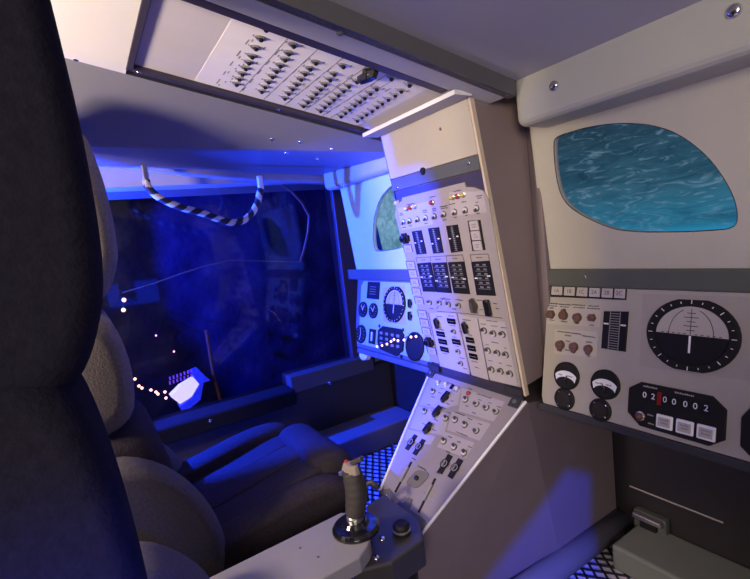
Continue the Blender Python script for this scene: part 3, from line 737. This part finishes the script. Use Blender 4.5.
# middle row
for u, v in [(430.8, 302), (440.7, 302.5), (449.7, 303.7), (459.8, 305.3)]: x, y = FC.loc(u, v); toggle(tC, x, y, z=ZT, tilt=-.5, s=1.15)
x, y = FC.loc(476.1, 305.3); wing_knob(tC, x, y, .0, 1.25, z=ZT, m=mat('grey_brown_knob', (.07, .06, .055), .4))
x, y = FC.loc(489.8, 306.8); MB().box(-.008, .008, -.022, .022, ZT, .016).build('rocker_switch', M_blackg, tC, (x, y, 0), bevel=.003)
# lower block
for u, v, s in [(438.8, 321.9, 1.0), (467.4, 326.3, 1.05)]:
    x, y = FC.loc(u, v); wing_knob(tC, x, y, math.pi + .1, s, z=ZT2)
for u, v in [(452.6, 320.6), (441.8, 333.3), (443.9, 341), (457.5, 341.2), (445.7, 348.7), (471.3, 339.4), (472.9, 347.5), (474.7, 355.7)]:
    x, y = FC.loc(u, v); w = FC.rx(u, v, 3.9)
    b = MB().box(-w, w, -.0085, .0085, ZT2, .007).build('window_indicator', M_blackg, tC, (x, y, 0), bevel=.001)
    MB().box(-w * .8, w * .8, -.0004, .0004, .007, .0074).build('flag_line', M_grey, b)
for u, v in [(455, 331), (459.6, 351), (462.2, 362.8)]: x, y = FC.loc(u, v); toggle(tC, x, y, z=ZT2, s=1.1, tilt=-.4)
for u, v in [(485.4, 330), (494.8, 333), (503.8, 333.8), (489.4, 349.9), (498.7, 352.3), (507.2, 354.1), (493, 368.9), (502, 370.5), (511.4, 372.9)]:
    x, y = FC.loc(u, v); toggle(tC, x, y, z=ZT2, tilt=-.5, s=1.3)
it = []
def L(u, v, w, n=1): x, y = FC.loc(u, v); it.append((x, y, FC.rx(u, v, w / 2) * 2, n))
for a in [(411, 203.8, 8), (433.5, 196.5, 9), (458, 190.5, 11), (480, 195.5, 7, 2), (402, 213, 4, 2), (425.5, 210, 5, 2), (435, 208.5, 5, 2), (444.5, 206, 8, 2), (453, 203.5, 7), (465, 201.5, 7), (405, 227, 4), (411, 225.5, 3), (427, 223, 4), (445.5, 219.5, 4), (456.5, 217, 3), (467.5, 215, 3), (479, 213, 3), (478, 202, 3),
          (424, 259.5, 6), (439, 258.8, 6), (456, 258, 6), (480, 257, 8), (446, 298.5, 12), (460, 299.5, 8), (483, 300, 14), (496, 303, 5), (498, 308, 4), (482, 309, 3), (432, 308, 4), (455, 308.5, 5),
          (440, 316, 8), (452, 315.5, 6), (453.5, 325, 7), (441, 329, 7), (455, 336.5, 6), (458, 345.8, 6), (446, 353, 7), (463, 357.5, 6), (466, 368, 6), (467.5, 319.5, 8), (471, 334.5, 6), (475.5, 361, 6), (462, 331, 3), (478, 367, 6),
          (493, 320.5, 16), (484, 323.5, 5), (495, 325.5, 7), (504.5, 327, 7), (496, 342, 11), (488, 344, 4), (506.5, 347.5, 4), (491, 360, 4), (501, 362.5, 4), (510, 365, 6)]: L(*a)
stuff(lettering(it, ZT2, .0030, 5).build('lettering', M_ink, tC))

# white lip board over the console
lb = MB().box(-1.160, -.772, .742, .794, 1.284, 1.294); lb.m[0] = 1  # bottom face grey: the underside's shade is put into its colour
lip = lb.build('lip_board', [M_white, M_ceil2])
tag(lip, 'white lip board across the top of the centre console', 'board')

# ================================================================== PEDESTAL
tP = thing('centre_pedestal', 'sloping centre pedestal of switches and slide levers below the console', 'console', FP.M)
pcorn = qpoly(FP, [(430, 371.5), (526, 401.5), (413, 545), (379.5, 491.5)])
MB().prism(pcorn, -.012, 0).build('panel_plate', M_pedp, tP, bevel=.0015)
a_, b_, c_, d_ = pcorn
for p, q in ((a_, d_), (b_, c_)):
    MB().tube([(p[0], p[1], .0), (q[0], q[1], .0)], .0036, 8).build('edge_trim', M_white, tP)
# body below the plate, down to the floor
P3 = [FP.M @ Vector((p[0], p[1], -.008)) for p in (a_, b_, c_, d_)]
bd = MB()
top4 = [tuple(p) for p in P3]
tA = (P3[0].x, 1.27, P3[0].z - .06); tB = (P3[1].x, 1.27, P3[1].z - .06)
ring_t = [top4[0], top4[1], top4[2], top4[3]]
rb = [(P3[0].x, 1.0, 0.0), (P3[1].x, 1.0, 0.0), (P3[2].x, P3[2].y, 0.0), (P3[3].x, P3[3].y, 0.0)]
vsb = ring_t + [tA, tB] + rb + [(tA[0], 1.27, 0), (tB[0], 1.27, 0)]
# 0 a,1 b,2 c,3 d,4 tA,5 tB,6 a0,7 b0,8 c0,9 d0,10 tA0,11 tB0
bd.add(vsb, [(0, 3, 2, 1), (0, 1, 5, 4), (1, 2, 8, 7), (1, 7, 11, 5), (3, 0, 6, 9), (0, 4, 10, 6), (2, 3, 9, 8), (4, 5, 11, 10), (6, 7, 8, 9), (6, 10, 11, 7)])
me = bd.mesh('body', M_ped); bo = link('body', me, tP); bo.matrix_local = FP.I
for u, v in [(406, 376)]: pass
def ped(u, v, z=0): return FP.loc(u, v, z)
# lower mounting strip, corner screws, tab
MB().prism(qpoly(FP, [(379, 491), (390, 489), (397, 498), (404, 504), (409, 498), (413, 500), (410, 509), (420, 516), (426, 521), (424, 531), (413, 545)]), .0, .004).build('mounting_strip', M_dgrey, tP, bevel=.001)
for u, v in [(386.5, 497), (414.5, 523)]: x, y = ped(u, v); screw(tP, (x, y, .004), .006)
for u, v, k in [(431.5, 373.5, 0), (515.5, 402.5, 0)]:
    x, y = ped(u, v); o = MB().box(-.016, .016, -.016, .016, 0, .005).build('corner_fitting', M_dark, tP, (x, y, 0), bevel=.004); screw(o, (0, 0, .005), .007, m=M_dgrey)
MB().prism(qpoly(FP, [(433, 366.5), (524, 395), (524, 400), (509, 397), (432, 372)]), -.01, .003).build('joint_strip', M_dark, tP)
for px in ([(430.5, 378), (461, 388), (459, 405), (441.5, 409), (419, 405)], [(462, 388), (505, 402), (494, 422), (459, 411)], [(418, 406), (450, 414), (444, 436), (410, 428)], [(452, 412), (491, 424), (480, 441), (447, 430)], [(445, 432), (475, 443), (466, 458), (437, 447)], [(408, 429), (436, 437), (431, 445), (405, 440)]):
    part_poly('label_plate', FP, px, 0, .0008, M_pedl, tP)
for u, v, m in [(438.5, 383, M_lens), (446.4, 384.7, M_lens), (457.5, 389.4, M_lens), (469.3, 394.3, M_red)]: x, y = ped(u, v); lamp(tP, x, y, m, 1.35)
x, y = ped(452.3, 387.3); MB().box(-.006, .006, -.008, .008, 0, .004).build('window_indicator', M_blackg, tP, (x, y, 0), bevel=.001)
for u, v in [(433.3, 392.2), (425.1, 412.1), (465.9, 400.3), (476.8, 404.3), (486.7, 408), (496.5, 411.9), (446.3, 419), (455.5, 420.6), (465.2, 425.5), (476.8, 431.2), (444.2, 441.9), (454.4, 447.6), (464.5, 453.7)]:
    x, y = ped(u, v); toggle(tP, x, y, tilt=-.35 if u < 470 else .3, z=.0008, s=1.25)
for u, v in [(446.4, 398.6), (438.1, 413.3), (428.9, 429.8)]: x, y = ped(u, v); wing_knob(tP, x, y, -.12, 1.15, z=.0008)
def thumbwheel(u, v, s):
    x, y = ped(u, v)
    o = MB().box(-.0085, .0085, -.025, .025, 0, .003).build('thumbwheel', M_black, tP, (x, y, 0), bevel=.001)
    o.scale = (s, s, 1)
    MB().lathe([(.012, .003), (.012, .0055), (.0095, .006)], 20).build('ring', M_blackg, o)
    MB().lathe([(.0092, .0055), (.0092, .0066), (.0080, .0068)], 20).build('dial_ring', M_inkl, o)
    MB().lathe([(.0070, .0066), (.0068, .0074)], 18).build('dial_face', M_black, o)
    MB().box(-.0016, .0016, -.0065, .0065, .0072, .0095).build('pointer', M_inkl, o)
for u, v, s in [(411.6, 442.5, 1.0), (419.4, 447.3, 1.0), (445.3, 464.4, 1.08), (455.7, 468.7, 1.08)]: thumbwheel(u, v, s)
for pa, pb in (((411.6, 462), (395.2, 492.5)), ((435.4, 478.7), (418.5, 512.7))):
    A = Vector(ped(*pa)); B = Vector(ped(*pb)); c = (A + B) / 2; ln = (A - B).length / 2; an = math.atan2((A - B).y, (A - B).x) - math.pi / 2
    o = MB().box(-.0035, .0035, -ln, ln, 0, .0012).build('slide_slot', M_black, tP, (c.x, c.y, 0)); o.rotation_euler.z = an
    MB().box(-.0042, .0042, -.022, .022, .001, .007).build('slide_lever', M_grey, o, (0, ln * .15, 0), bevel=.001)
    mk = MB()
    for k in range(5): mk.box(.014 if pa[0] > 420 else -.018, .018 if pa[0] > 420 else -.014, -ln * .6 + k * ln * .3, -ln * .6 + k * ln * .3 + .004, 0, .0006)
    stuff(mk.build('scale_marks', M_inkl, o))
x, y = ped(417.8, 479.2)
dsk = []
for k in range(48):
    t = 2 * math.pi * k / 48; r = .024 + .011 * max(0, math.cos(t - .75)) ** 8 + .011 * max(0, math.cos(t - .75 - math.pi)) ** 8; dsk.append((r * math.cos(t), r * math.sin(t)))
o = MB().prism(dsk, 0, .003).build('trim_plate', M_lobe, tP, (x, y, 0))
MB().lathe([(.006, .003), (.0055, .010), (.003, .011)], 14).build('knob', M_blackg, o)
it = []
for a in [(442, 388.5, 4), (452, 384, 4), (455, 391, 6), (433, 397, 5), (440, 393, 5), (452, 401, 4), (429, 405, 6), (444, 408, 4), (432, 411, 4), (448, 404, 5), (436, 420, 5), (424, 424, 5), (434, 430, 5), (470, 389, 6), (484, 396, 14), (480, 400, 4), (490, 403, 4), (499, 407, 4), (467, 406, 4), (460, 414, 12), (470, 419, 4), (449, 413, 4), (480, 424, 4), (462, 434, 14), (450, 437, 4), (470, 447, 4), (459, 442, 4), (448, 452, 4), (474, 413, 4),
          (422, 468, 9), (406, 498, 4), (426, 494, 4), (393, 499, 4), (414, 459, 4), (438, 473, 4)]:
    x, y = ped(a[0], a[1]); it.append((x, y, .004 * a[2], 1))
stuff(lettering(it, .0009, .0034, 6).build('lettering', M_ink, tP))
# tube along the foot of the pedestal
pf0, pf1 = Vector((-.775, .55, .05)), Vector((-.775, 1.27, .05))
MB().tube([pf0, pf1], .036, 14).build('trim_9', M_rail, smooth=True)['kind'] = 'structure'

# ================================================================== OVERHEAD PANEL
tO = thing('overhead_panel', 'overhead panel with rows of toggle switches set in the ceiling', 'panel', FO.M)
y_f = OP(400, 118)[1]
RZ = -.009                                               # recess depth
MB().box(-.190, xr_beam - .008, -.015, yA, RZ - .012, RZ).build('panel_plate', M_over, tO)
for nm, bx in (('frame_rail', (-.205, -.187, .03, yA + .012)), ('frame_rail', (xr_beam - .026, xr_beam, .03, yA + .012))):
    MB().box(bx[0], bx[1], bx[2], bx[3], RZ - .012, .003).build(nm, M_dframe, tO, bevel=.002)
MB().box(-.205, xr_beam, yA, yA + .014, RZ - .012, .003).build('frame_end', M_dframe, tO, bevel=.002)
screw(tO, (-.195, yA - .012, .003), .006); 
x, y = OP(275, 111); screw(tO, (-.195, y, .003), .005)
def op(u, v): return FO.loc(u, v, RZ)
lab = qpoly(FO, [(239, 9), (212, 82)]); lab = [op(238, 9), op(211.5, 81.5)]
MB().box(-.184, xr_beam - .028, .055, max(lab[0][1], lab[1][1]) - .0, RZ, RZ + .001).build('label_plate', M_overlab, tO)
cols = [
 [(266, 27.4), (260.7, 37.2), (255.7, 46.5), (252, 54.8), (248.7, 61), (245.6, 66.8), (242.3, 72.5), (239.3, 77.7), (236.5, 82.8)],
 [(293.3, 43.9), (288.6, 51.7), (284.8, 57.9), (280, 64), (276.2, 69.4), (272.3, 75), (268.4, 80.3), (265, 85.4), (261.7, 90)],
 [(315.5, 61), (309.9, 67.2), (304.9, 72.3), (300.7, 77.6), (296.3, 82.8), (292.4, 87.4), (288.6, 92), (284.7, 96.8)],
 [(343, 64.6), (334, 72.7), (329.8, 78), (325, 83), (320.4, 87.7), (316, 92), (312, 96.3), (307.7, 100.6), (303.3, 104.5)],
 [(356.7, 80), (348.7, 84.6), (343.5, 89.3), (338.3, 93.7), (333.7, 97.9), (329, 101.7), (324.6, 105.6), (320.4, 109.5)],
 [(376.4, 87.4), (370.2, 92), (364.5, 96.5), (359.6, 100.3), (354.7, 104), (349.5, 108), (345.3, 111.5), (340.7, 115)],
 [(391, 77), (409, 83.6), (400.8, 89.6), (394.8, 93.9), (388, 98), (382, 102), (377, 105.6), (371.8, 109.5), (366.3, 113), (361.7, 116), (357, 119.3)]]
it = []
for ci, cpx in enumerate(cols):
    loc = [op(u, v) for u, v in cpx]
    for x, y in loc:
        toggle(tO, x, y, z=RZ + .001, ang=math.pi / 2, dark=True, s=1.05, tilt=.5)
        it.append((x - .0, y + .014, .010, 1))
    ym = sum(p[1] for p in loc) / len(loc)
    for k in range(5): it.append((-.15 + k * .055, ym + .026, .035, 1))
    if ci < 6:
        nxt = [op(u, v) for u, v in cols[ci + 1]]; ys = (min(p[1] for p in loc) * .45 + max(p[1] for p in nxt) * .55)
        MB().box(-.18, xr_beam - .03, ys - .0007, ys + .0007, RZ + .001, RZ + .0015).build('divider_line', M_inkl, tO)
for ci, cpx in enumerate(cols):
    for (u, v) in cpx[::2]:
        x, y = op(u, v); it.append((x + .006, y - .015, .014, 1))
for k in range(10): it.append((-.17 + k * .028, lab[1][1] - .018 - (k % 3) * .008, .012, 1))
stuff(lettering([(x, y, w * .8, n) for x, y, w, n in it], RZ + .001, .0034, 8).build('lettering', M_inkl, tO))
x, y = op(368.3, 70.3); wing_knob(tO, x, y, math.pi / 2 - .2, 1.6, z=RZ + .001)

# ================================================================== ARMREST, HAND CONTROLLER, MOUNT
za = .38
ar = [atZ(u, v, za) for u, v in [(225, 579), (342, 510), (366, 548), (320, 579)]]
arm_poly = [(-.905, -.25), (-.925, .415), (-.90, .437), (-.80, .418), (-.783, .40), (-.765, .37), (-.755, -.25)]
tA_ = thing('armrest_console', 'pale grey flat armrest box under the hand controller', 'armrest', Matrix.Translation((-.84, .1, 0)))
MB().prism([(x + .84, y - .1) for x, y in arm_poly], .345, za).build('top_board', M_arm, tA_, bevel=.004, seg=3)
MB().prism([(x * .96 + .84 * .96 , min(y, .33) - .1) for x, y in [arm_poly[0], arm_poly[1], arm_poly[4], arm_poly[6]]], .0, .345).build('box', M_dark, tA_)
for u, v in [(318, 557), (300, 548)]:
    p = atZ(u, v, za); screw(tA_, (p.x + .84, p.y - .1, za), .003, m=M_dgrey)
sb = atZ(356, 527, za + .004)
tS = thing('hand_controller', 'dark ribbed joystick grip with pale top button on black round base', 'joystick', Matrix.Translation((sb.x, sb.y, za)))
MB().lathe([(.052, .0), (.052, .006), (.046, .012), (.030, .014), (.024, .022), (.020, .022)], 32).build('base', M_blackg, tS, smooth=False, bevel=.001)
MB().lathe([(.016, .015), (.018, .022), (.018, .03), (.014, .034)], 20).build('collar', M_steel, tS)
gtop = atX(351, 470, sb.x - .01); gv = Vector((gtop.x - sb.x, gtop.y - sb.y, gtop.z - za))
gp = MB()
pts = []; rad = []
N = 26
for i in range(N):
    t = i / (N - 1); pts.append(Vector((gv.x * t + .004 * math.sin(t * 3.1), gv.y * t + .006 * math.sin(t * 3.1), .03 + (gv.z - .03) * t)))
    rad.append((.0205 + .003 * math.sin(t * 3.0)) * (1.03 if i % 4 < 2 else 1.0) * (1 if 0 < i < N - 1 else .8))
gp.tube(pts, .02, 14, radii=rad)
gp.build('grip', mat('grip_rubber', (.034, .028, .027), .65, 0, .1, 60), tS, smooth=True)
T = pts[-1]
hdp = MB().prism([(-.026, -.018), (.020, -.018), (.034, -.004), (.034, .010), (.014, .016), (-.020, .014)], -.004, .020, top=.75)
hdo = hdp.build('head', mat('grip_head', (.26, .21, .17), .5), tS, T, bevel=.003); hdo.scale = (.78, .78, .8)
MB().box(-.008, .032, -.008, .010, 0, .012).build('trigger_lever', M_bat, hdo, (.014, .006, .020), bevel=.003).rotation_euler = (0, -.45, .5)
MB().lathe([(.006, 0), (.006, .004), (.003, .006)], 12).build('thumb_button', M_red, hdo, (-.016, -.004, .018))
MB().lathe([(.005, 0), (.005, .006), (.002, .007)], 12).build('side_button', M_steel, tS, T + Vector((-.02, -.016, -.012)))
# black mount between armrest and pedestal foot
tM = thing('pedestal_mount', 'black mounting bracket with knob and screws between armrest and pedestal', 'bracket', Matrix.Translation((-.88, .47, 0)))
zm = .342
mp_ = [atZ(u, v, zm) for u, v in [(366, 505), (384, 493), (420, 520), (424, 540), (392, 562), (352, 572), (370, 548)]]
MB().prism([(p.x + .88, p.y - .47) for p in mp_], .28, zm).build('plate', M_mount, tM, bevel=.006, seg=3)
MB().box(-.06, .06, -.02, .06, 0, .285).build('column', M_black, tM)
for u, v in [(382, 539), (376, 558)]: p = atZ(u, v, zm); screw(tM, (p.x + .88, p.y - .47, zm), .008)
p = atZ(402, 533, zm); k_ = MB().lathe([(.020, 0), (.019, .018), (.015, .024), (.008, .022)], 20).build('lock_knob', M_black, tM, (p.x + .88, p.y - .47, zm), bevel=.001)
MB().lathe([(.0205, .008), (.0205, .012), (.018, .013)], 20).build('ring', M_steel, k_)
p = atZ(366, 497, zm); MB().tube([(p.x + .88, p.y - .47, zm - .01), (p.x + .88, p.y - .47, zm + .03), (p.x + .90, p.y - .46, zm + .045), (p.x + .915, p.y - .45, zm + .03)], .008, 10).build('lever', M_mount, tM, smooth=True)

# ================================================================== SEATS
def slab_cushion(name, prof, x0, x1, r, m, parent, n=8, zoff=(0, 0)):
    """upholstered cushion: side profile (y, z) carried across x with softly rounded sides"""
    prof = smooth_poly(prof, 2); c = center(prof); k = len(prof); mb = MB(); vs = []
    xs = []
    for i in range(n): a = math.pi / 2 * i / (n - 1); xs.append((x0 + r * (1 - math.sin(a)), 1 - (1 - math.cos(a)) * 1.0))
    left = [(x0 + r * (1 - math.cos(math.pi / 2 * i / (n - 1))), math.sin(math.pi / 2 * i / (n - 1))) for i in range(n)]
    left[0] = (x0, .0)
    sl = left + [(x1 - (p - x0), s_) for p, s_ in left[::-1]]
    ext = max(max(abs(p[0] - c[0]) for p in prof), .02), max(max(abs(p[1] - c[1]) for p in prof), .02)
    for X, s_ in sl:
        fy = 1 - min(r, ext[0] * .9) * (1 - s_) / ext[0]; fz_ = 1 - min(r, ext[1] * .9) * (1 - s_) / ext[1]
        vs += [(X, c[0] + (p[0] - c[0]) * fy, c[1] + (p[1] - c[1]) * fz_) for p in prof]
    fs = []
    for i in range(len(sl) - 1):
        for j in range(k):
            a = i * k + j; b = i * k + (j + 1) % k; fs.append((a, b, b + k, a + k))
    fs.append(tuple(range(k))[::-1]); L0 = (len(sl) - 1) * k; fs.append(tuple(range(L0, L0 + k)))
    mb.add(vs, fs)
    o = mb.build(name, m, parent, smooth=True)
    bm = bmesh.new(); bm.from_mesh(o.data); bmesh.ops.recalc_face_normals(bm, faces=bm.faces); bm.to_mesh(o.data); bm.free()
    return o
# left seat (pilot): origin on the floor under the seat
SLX = -1.26
sL = thing('pilot_seat', 'dark grey fabric seat on the far left with blue light on its front edge', 'seat', Matrix.Translation((SLX, .2, 0)), None)
def pr(pts): return [(y - .2, z) for y, z in pts]
# seat pad ribs (three) between two raised bolsters and a front roll
for x0, x1, dz in ((-.155, -.052, 0), (-.052, .052, .004), (.052, .155, 0)):
    slab_cushion('seat_pad', pr([(.04, .22), (.50, .27), (.53, .33), (.52, .405 + dz), (.42, .405 + dz), (.25, .365 + dz), (.04, .335 + dz)]), x0, x1, .018, M_fab, sL)
slab_cushion('front_roll', pr([(.44, .26), (.545, .29), (.575, .35), (.555, .415), (.49, .435), (.43, .41)]), -.165, .165, .05, M_fab, sL)
for x0, x1, zk in ((-.235, -.145, 1), (.145, .235, .86)):
    slab_cushion('side_bolster', pr([(y, .2 + (z - .2) * zk) for y, z in [(.04, .20), (.52, .26), (.54, .34), (.49, .425), (.38, .435), (.20, .40), (.05, .37)]]), x0, x1, .04, M_fab, sL)
slab_cushion('seat_base', pr([(-.10, .12), (.50, .16), (.50, .27), (-.10, .24)]), -.21, .21, .03, M_dark, sL)
MB().box(-.14, .14, -.18, .22, 0, .15).build('pedestal', M_black, sL)
# backrest: lower pad, upper pad, bolsters, headrest
slab_cushion('lower_back_pad', pr([(-.08, .25), (.08, .28), (.115, .42), (.10, .60), (.05, .66), (-.07, .66), (-.10, .45)]), -.20, .20, .05, M_fab, sL)
slab_cushion('upper_back_pad', pr([(-.09, .64), (.045, .66), (.062, .76), (.05, .86), (.025, .905), (-.05, .905), (-.12, .80)]), -.225, .20, .05, M_fabh, sL)
for x0, x1, zk in ((-.27, -.17, .82), (.15, .25, 1)):
    slab_cushion('back_bolster', pr([(y, .22 + (z - .22) * zk) for y, z in [(-.08, .22), (.12, .22), (.185, .32), (.17, .43), (.12, .53), (.03, .62), (-.08, .62)]]), x0, x1, .045, M_fabm, sL)
slab_cushion('headrest', pr([(-.10, .905), (.03, .91), (.075, .99), (.085, 1.06), (.08, 1.20), (.05, 1.34), (-.10, 1.36), (-.14, 1.05)]), -.21, .06, .05, M_fabh, sL)  # height and width shaped to keep warm light off the sloped fascia
# right seat (nearest the camera): only its back is in view
sR = thing('copilot_seat', 'large dark seat back and headrest filling the left edge, nearest the viewer', 'seat', Matrix.Translation((-.68, .05, 0)))
def pr2(pts): return [(y - .05, z) for y, z in pts]
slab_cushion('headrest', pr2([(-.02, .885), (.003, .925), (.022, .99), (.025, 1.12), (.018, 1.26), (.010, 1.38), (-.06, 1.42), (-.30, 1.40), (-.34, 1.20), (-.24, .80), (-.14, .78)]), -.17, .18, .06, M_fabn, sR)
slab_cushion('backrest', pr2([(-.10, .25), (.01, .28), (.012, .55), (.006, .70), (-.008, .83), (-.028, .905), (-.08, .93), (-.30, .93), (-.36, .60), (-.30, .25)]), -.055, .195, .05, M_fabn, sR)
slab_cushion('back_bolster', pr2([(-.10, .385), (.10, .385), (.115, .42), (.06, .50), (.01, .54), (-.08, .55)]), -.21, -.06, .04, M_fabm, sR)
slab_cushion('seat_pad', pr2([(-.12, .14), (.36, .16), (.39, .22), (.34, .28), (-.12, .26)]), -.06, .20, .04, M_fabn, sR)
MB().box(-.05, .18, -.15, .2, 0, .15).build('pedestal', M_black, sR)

# ================================================================== STRAP, AND REFLECTIONS BUILT AS OBJECTS
XS = -1.735
sp_px = [(146, 180), (148, 187), (157, 196), (170, 203), (185, 208.5), (200, 212.5), (214, 217.5), (226, 221.5), (236, 222.5), (245, 219.5), (252, 213), (257, 204), (259, 196), (261, 189)]
spp = [atX(u, v, XS) for u, v in sp_px]
fine = []
for i in range(len(spp) - 1):
    p0_, p1_, p2_, p3_ = spp[max(i - 1, 0)], spp[i], spp[i + 1], spp[min(i + 2, len(spp) - 1)]
    for k in range(14):
        t = k / 14; fine.append(.5 * ((2 * p1_) + (p2_ - p0_) * t + (2 * p0_ - 5 * p1_ + 4 * p2_ - p3_) * t * t + (3 * p1_ - p0_ - 3 * p2_ + p3_) * t ** 3))
fine.append(spp[-1])
acc = [0]
for i in range(1, len(fine)): acc.append(acc[-1] + (fine[i] - fine[i - 1]).length)
tK = thing('grab_strap', 'black and cream striped grab strap hanging above the left side window', 'strap', Matrix.Translation((XS, .42, 1.30)))
rp_ = MB().tube([p - Vector((XS, .42, 1.30)) for p in fine], .0125, 16, mf=lambda i, k: 1 if ((acc[i] / .052 + k / 16.0) % 1.0) < .45 else 0)
rp_.build('rope', [M_ropeb, M_ropew], tK, smooth=True)
for (u, v) in ((146, 180), (261, 189)):
    p = atX(u, v, XS); MB().box(-.010, .010, -.010, .010, -.006, .05).build('end_clip', M_steel if u < 200 else M_white, tK, p - Vector((XS, .42, 1.30)), bevel=.005)
# reflections of warm bulbs, built as glowing bulbs outside the pane
XB = -2.12
def fairy(name, label, pix, X, r, m, tail=None):
    P = [atX(u, v, X) if X is not None else FA.O + 0 * FA.ez + (hit(u, v, FA.O + FA.ez * .026, FA.ez) - FA.O) for u, v in pix]; t = thing(name, label, 'lights', Matrix.Translation(P[0]))
    MB().tube([p - P[0] + Vector((0, 0, .006)) for p in (P + [Vector(tail)] if tail else P)], .0015, 5).build('wire', M_black, t)
    for p in P:
        b = link('bulb_glint', cached(('fb', m.name, r), lambda: MB().lathe([(.3 * r, r), (.9 * r, .45 * r), (r, -.1 * r), (.7 * r, -.7 * r), (.2 * r, -r)], 8).mesh('bulb_glint', m, True)), t, p - P[0])
    return t
fairy('bulb_reflections', 'reflection of a string of warm white bulbs low in the left window beside the lit box', [(135, 379), (139, 386), (142, 388), (151, 390), (156, 392), (158, 394), (165, 392), (166, 398)], XB, .0062, M_glint)
fairy('bulb_reflections', 'reflection of two bright warm bulbs at the rear edge of the left window', [(123.5, 310), (124, 300)], XB, .0085, M_glint, (-2.40, .20, .80))
fairy('bulb_reflections', 'reflection of two faint single bulbs above the lit box in the left window', [(174, 351.5), (156, 335.5)], XB, .004, M_glint, (-2.40, .30, .73))
fairy('bulb_reflections', 'reflection of a row of pinkish fairy bulbs across the left instrument panel', [(377, 346.5), (382, 345.5), (387, 344), (391, 341.5), (394, 339.5), (398, 340.5), (404, 340), (411, 337), (416, 336.5)], None, .0046, M_glintp)  # reflected dots on the panel, built as glowing bulbs in front
# reflections of a lit box, blue cover and purple rack, built as glowing objects
b0 = [(171, 397), (181, 387), (194, 379), (203, 374.5), (200, 384), (193, 396), (180, 404)]
tB_ = thing('box_reflection', 'reflection of a small glowing white box with a blue patterned edge in the left window', 'lamp', Matrix.Translation(atX(185, 391, XB)))
Bc = atX(185, 391, XB)
def wp(px): return [(p.y - Bc.y, p.z - Bc.z) for p in (atX(u, v, XB) for u, v in px)]
MZ = Matrix(((0, 0, 1, 0), (1, 0, 0, 0), (0, 1, 0, 0), (0, 0, 0, 1)))
MB().prism(wp(b0), -.06, 0, M=MZ).build('lit_face', M_lit, tB_)
M_bluep = mat('blue_pattern_glint', (.05, .08, .6), .4, 0, .9, 60, emit=(.03, .05, .8), estr=.2)
MB().prism(wp([(194, 378), (191, 372), (198, 369), (205, 376), (210, 380), (203, 382), (200, 399), (183, 413), (179, 406), (192, 396), (199, 384)]), -.05, .012, M=MZ).build('blue_edge', M_bluep, tB_)
tQ = thing('rack_reflection', 'reflection of a row of small purple pins above the glowing box in the left window', 'rack', Matrix.Translation(atX(180, 377, XB)))
Qc = atX(180, 377, XB)
MB().tube([atX(168, 381, XB) - Qc, atX(192, 373, XB) - Qc], .003, 6).build('bar', M_black, tQ)
for row in range(2):
    for k in range(7):
        p = atX(170 + k * 3.6, 378.5 - k * 1.3 + row * 4.5, XB) - Qc
        MB().box(-.003, .003, -.0028, .0028, -.007, .007).build('pin', M_purple, tQ, p)
po_ = [atX(u, v, -2.16) for u, v in [(206, 330), (213, 372), (223, 410)]]  # orange glow in the window, built as a coloured rod
pst = MB().tube(po_, .008, 8).build('orange_streak', M_orange); tag(pst, 'streak of orange glow in the left window, built as a thin rod', 'rod')

# ================================================================== BLUE FLOOD LAMPS (behind the left seat, outboard right) with added light-shaping flags
def flood(label, L, target, flags):
    d = (Vector(target) - L).normalized(); M = Matrix.Translation(L) @ d.to_track_quat('Z', 'Y').to_matrix().to_4x4()
    t = thing('flood_lamp', label, 'lamp', M)
    MB().lathe([(.03, -.07), (.042, -.05), (.045, -.012), (.040, -.012), (.034, -.04)], 20).build('housing', M_house, t)
    I = M.inverted()
    for f in flags:
        P = [I @ Vector(p) for p in f]; MB().quad(*P, .001).build('light_flag', M_house, t)  # added out of view to cut the edges of the light
    return t
def toward(L, p, k): return L + (Vector(p) - L) * k
def flag_band(L, pts, k, off):                      # an added sheet whose inner edge follows the edge of the light, k of the way out
    mid = [toward(L, p, k) for p in pts]
    return [(mid[i], mid[i + 1], mid[i + 1] + Vector(off[i + 1]), mid[i] + Vector(off[i])) for i in range(len(pts) - 1)]
# right lamp: added flags leave an opening that lights a patch of the pedestal side
PR = [(-.7875, .60, -.02), (-.7875, .70, .11), (-.7875, .87, .20), (-.7875, 1.043, .297), (-.7875, 1.155, .235), (-.7875, 1.14, .10), (-.7875, 1.12, -.6)]
flood('black blue-light flood lamp outboard of the right seat', LAMP_R, (-.7875, 1.0, .15),
      flag_band(LAMP_R, PR, .13, [(-.03, -.08, -.04), (-.03, -.09, .06), (-.03, -.06, .10), (0, .0, .12), (.05, .10, .10), (.05, .12, 0), (.05, .12, -.05)]))
# left lamp: added flags keep the light off the middle of the cabin
fh = lambda u, v: tuple(hit(u, v, fp0, fn))
PL = [(-1.60, -.12, .40), (-1.383, .183, .40), (-1.13, .54, .40), (-1.046, .694, .42), (-1.05, .889, .526), (-1.0, .906, .559), (-.985, .83, 1.085), (-.99, .82, 1.154), (-1.150, .80, 1.158),
      (-1.150, .78, 1.30), fh(372, 137), fh(250, 141), fh(143, 147.5), fh(204, 158), (-1.83, .55, 1.262), (-1.83, -.1, 1.30)]
R_ = (.20, -.14)
OL = [(*R_, -.12), (*R_, -.12), (*R_, -.10), (*R_, -.06), (*R_, -.03), (*R_, -.02), (*R_, 0), (*R_, .10), (*R_, .12), (*R_, .2), (.12, -.08, .2), (.06, -.04, .2), (.02, 0, .2), (0, -.05, .012), (0, -.06, .006), (0, -.06, .05)]
flood('black blue-light flood lamp behind the far left seat', LAMP_L, (-1.45, .95, 1.0), flag_band(LAMP_L, PL, .13, OL))
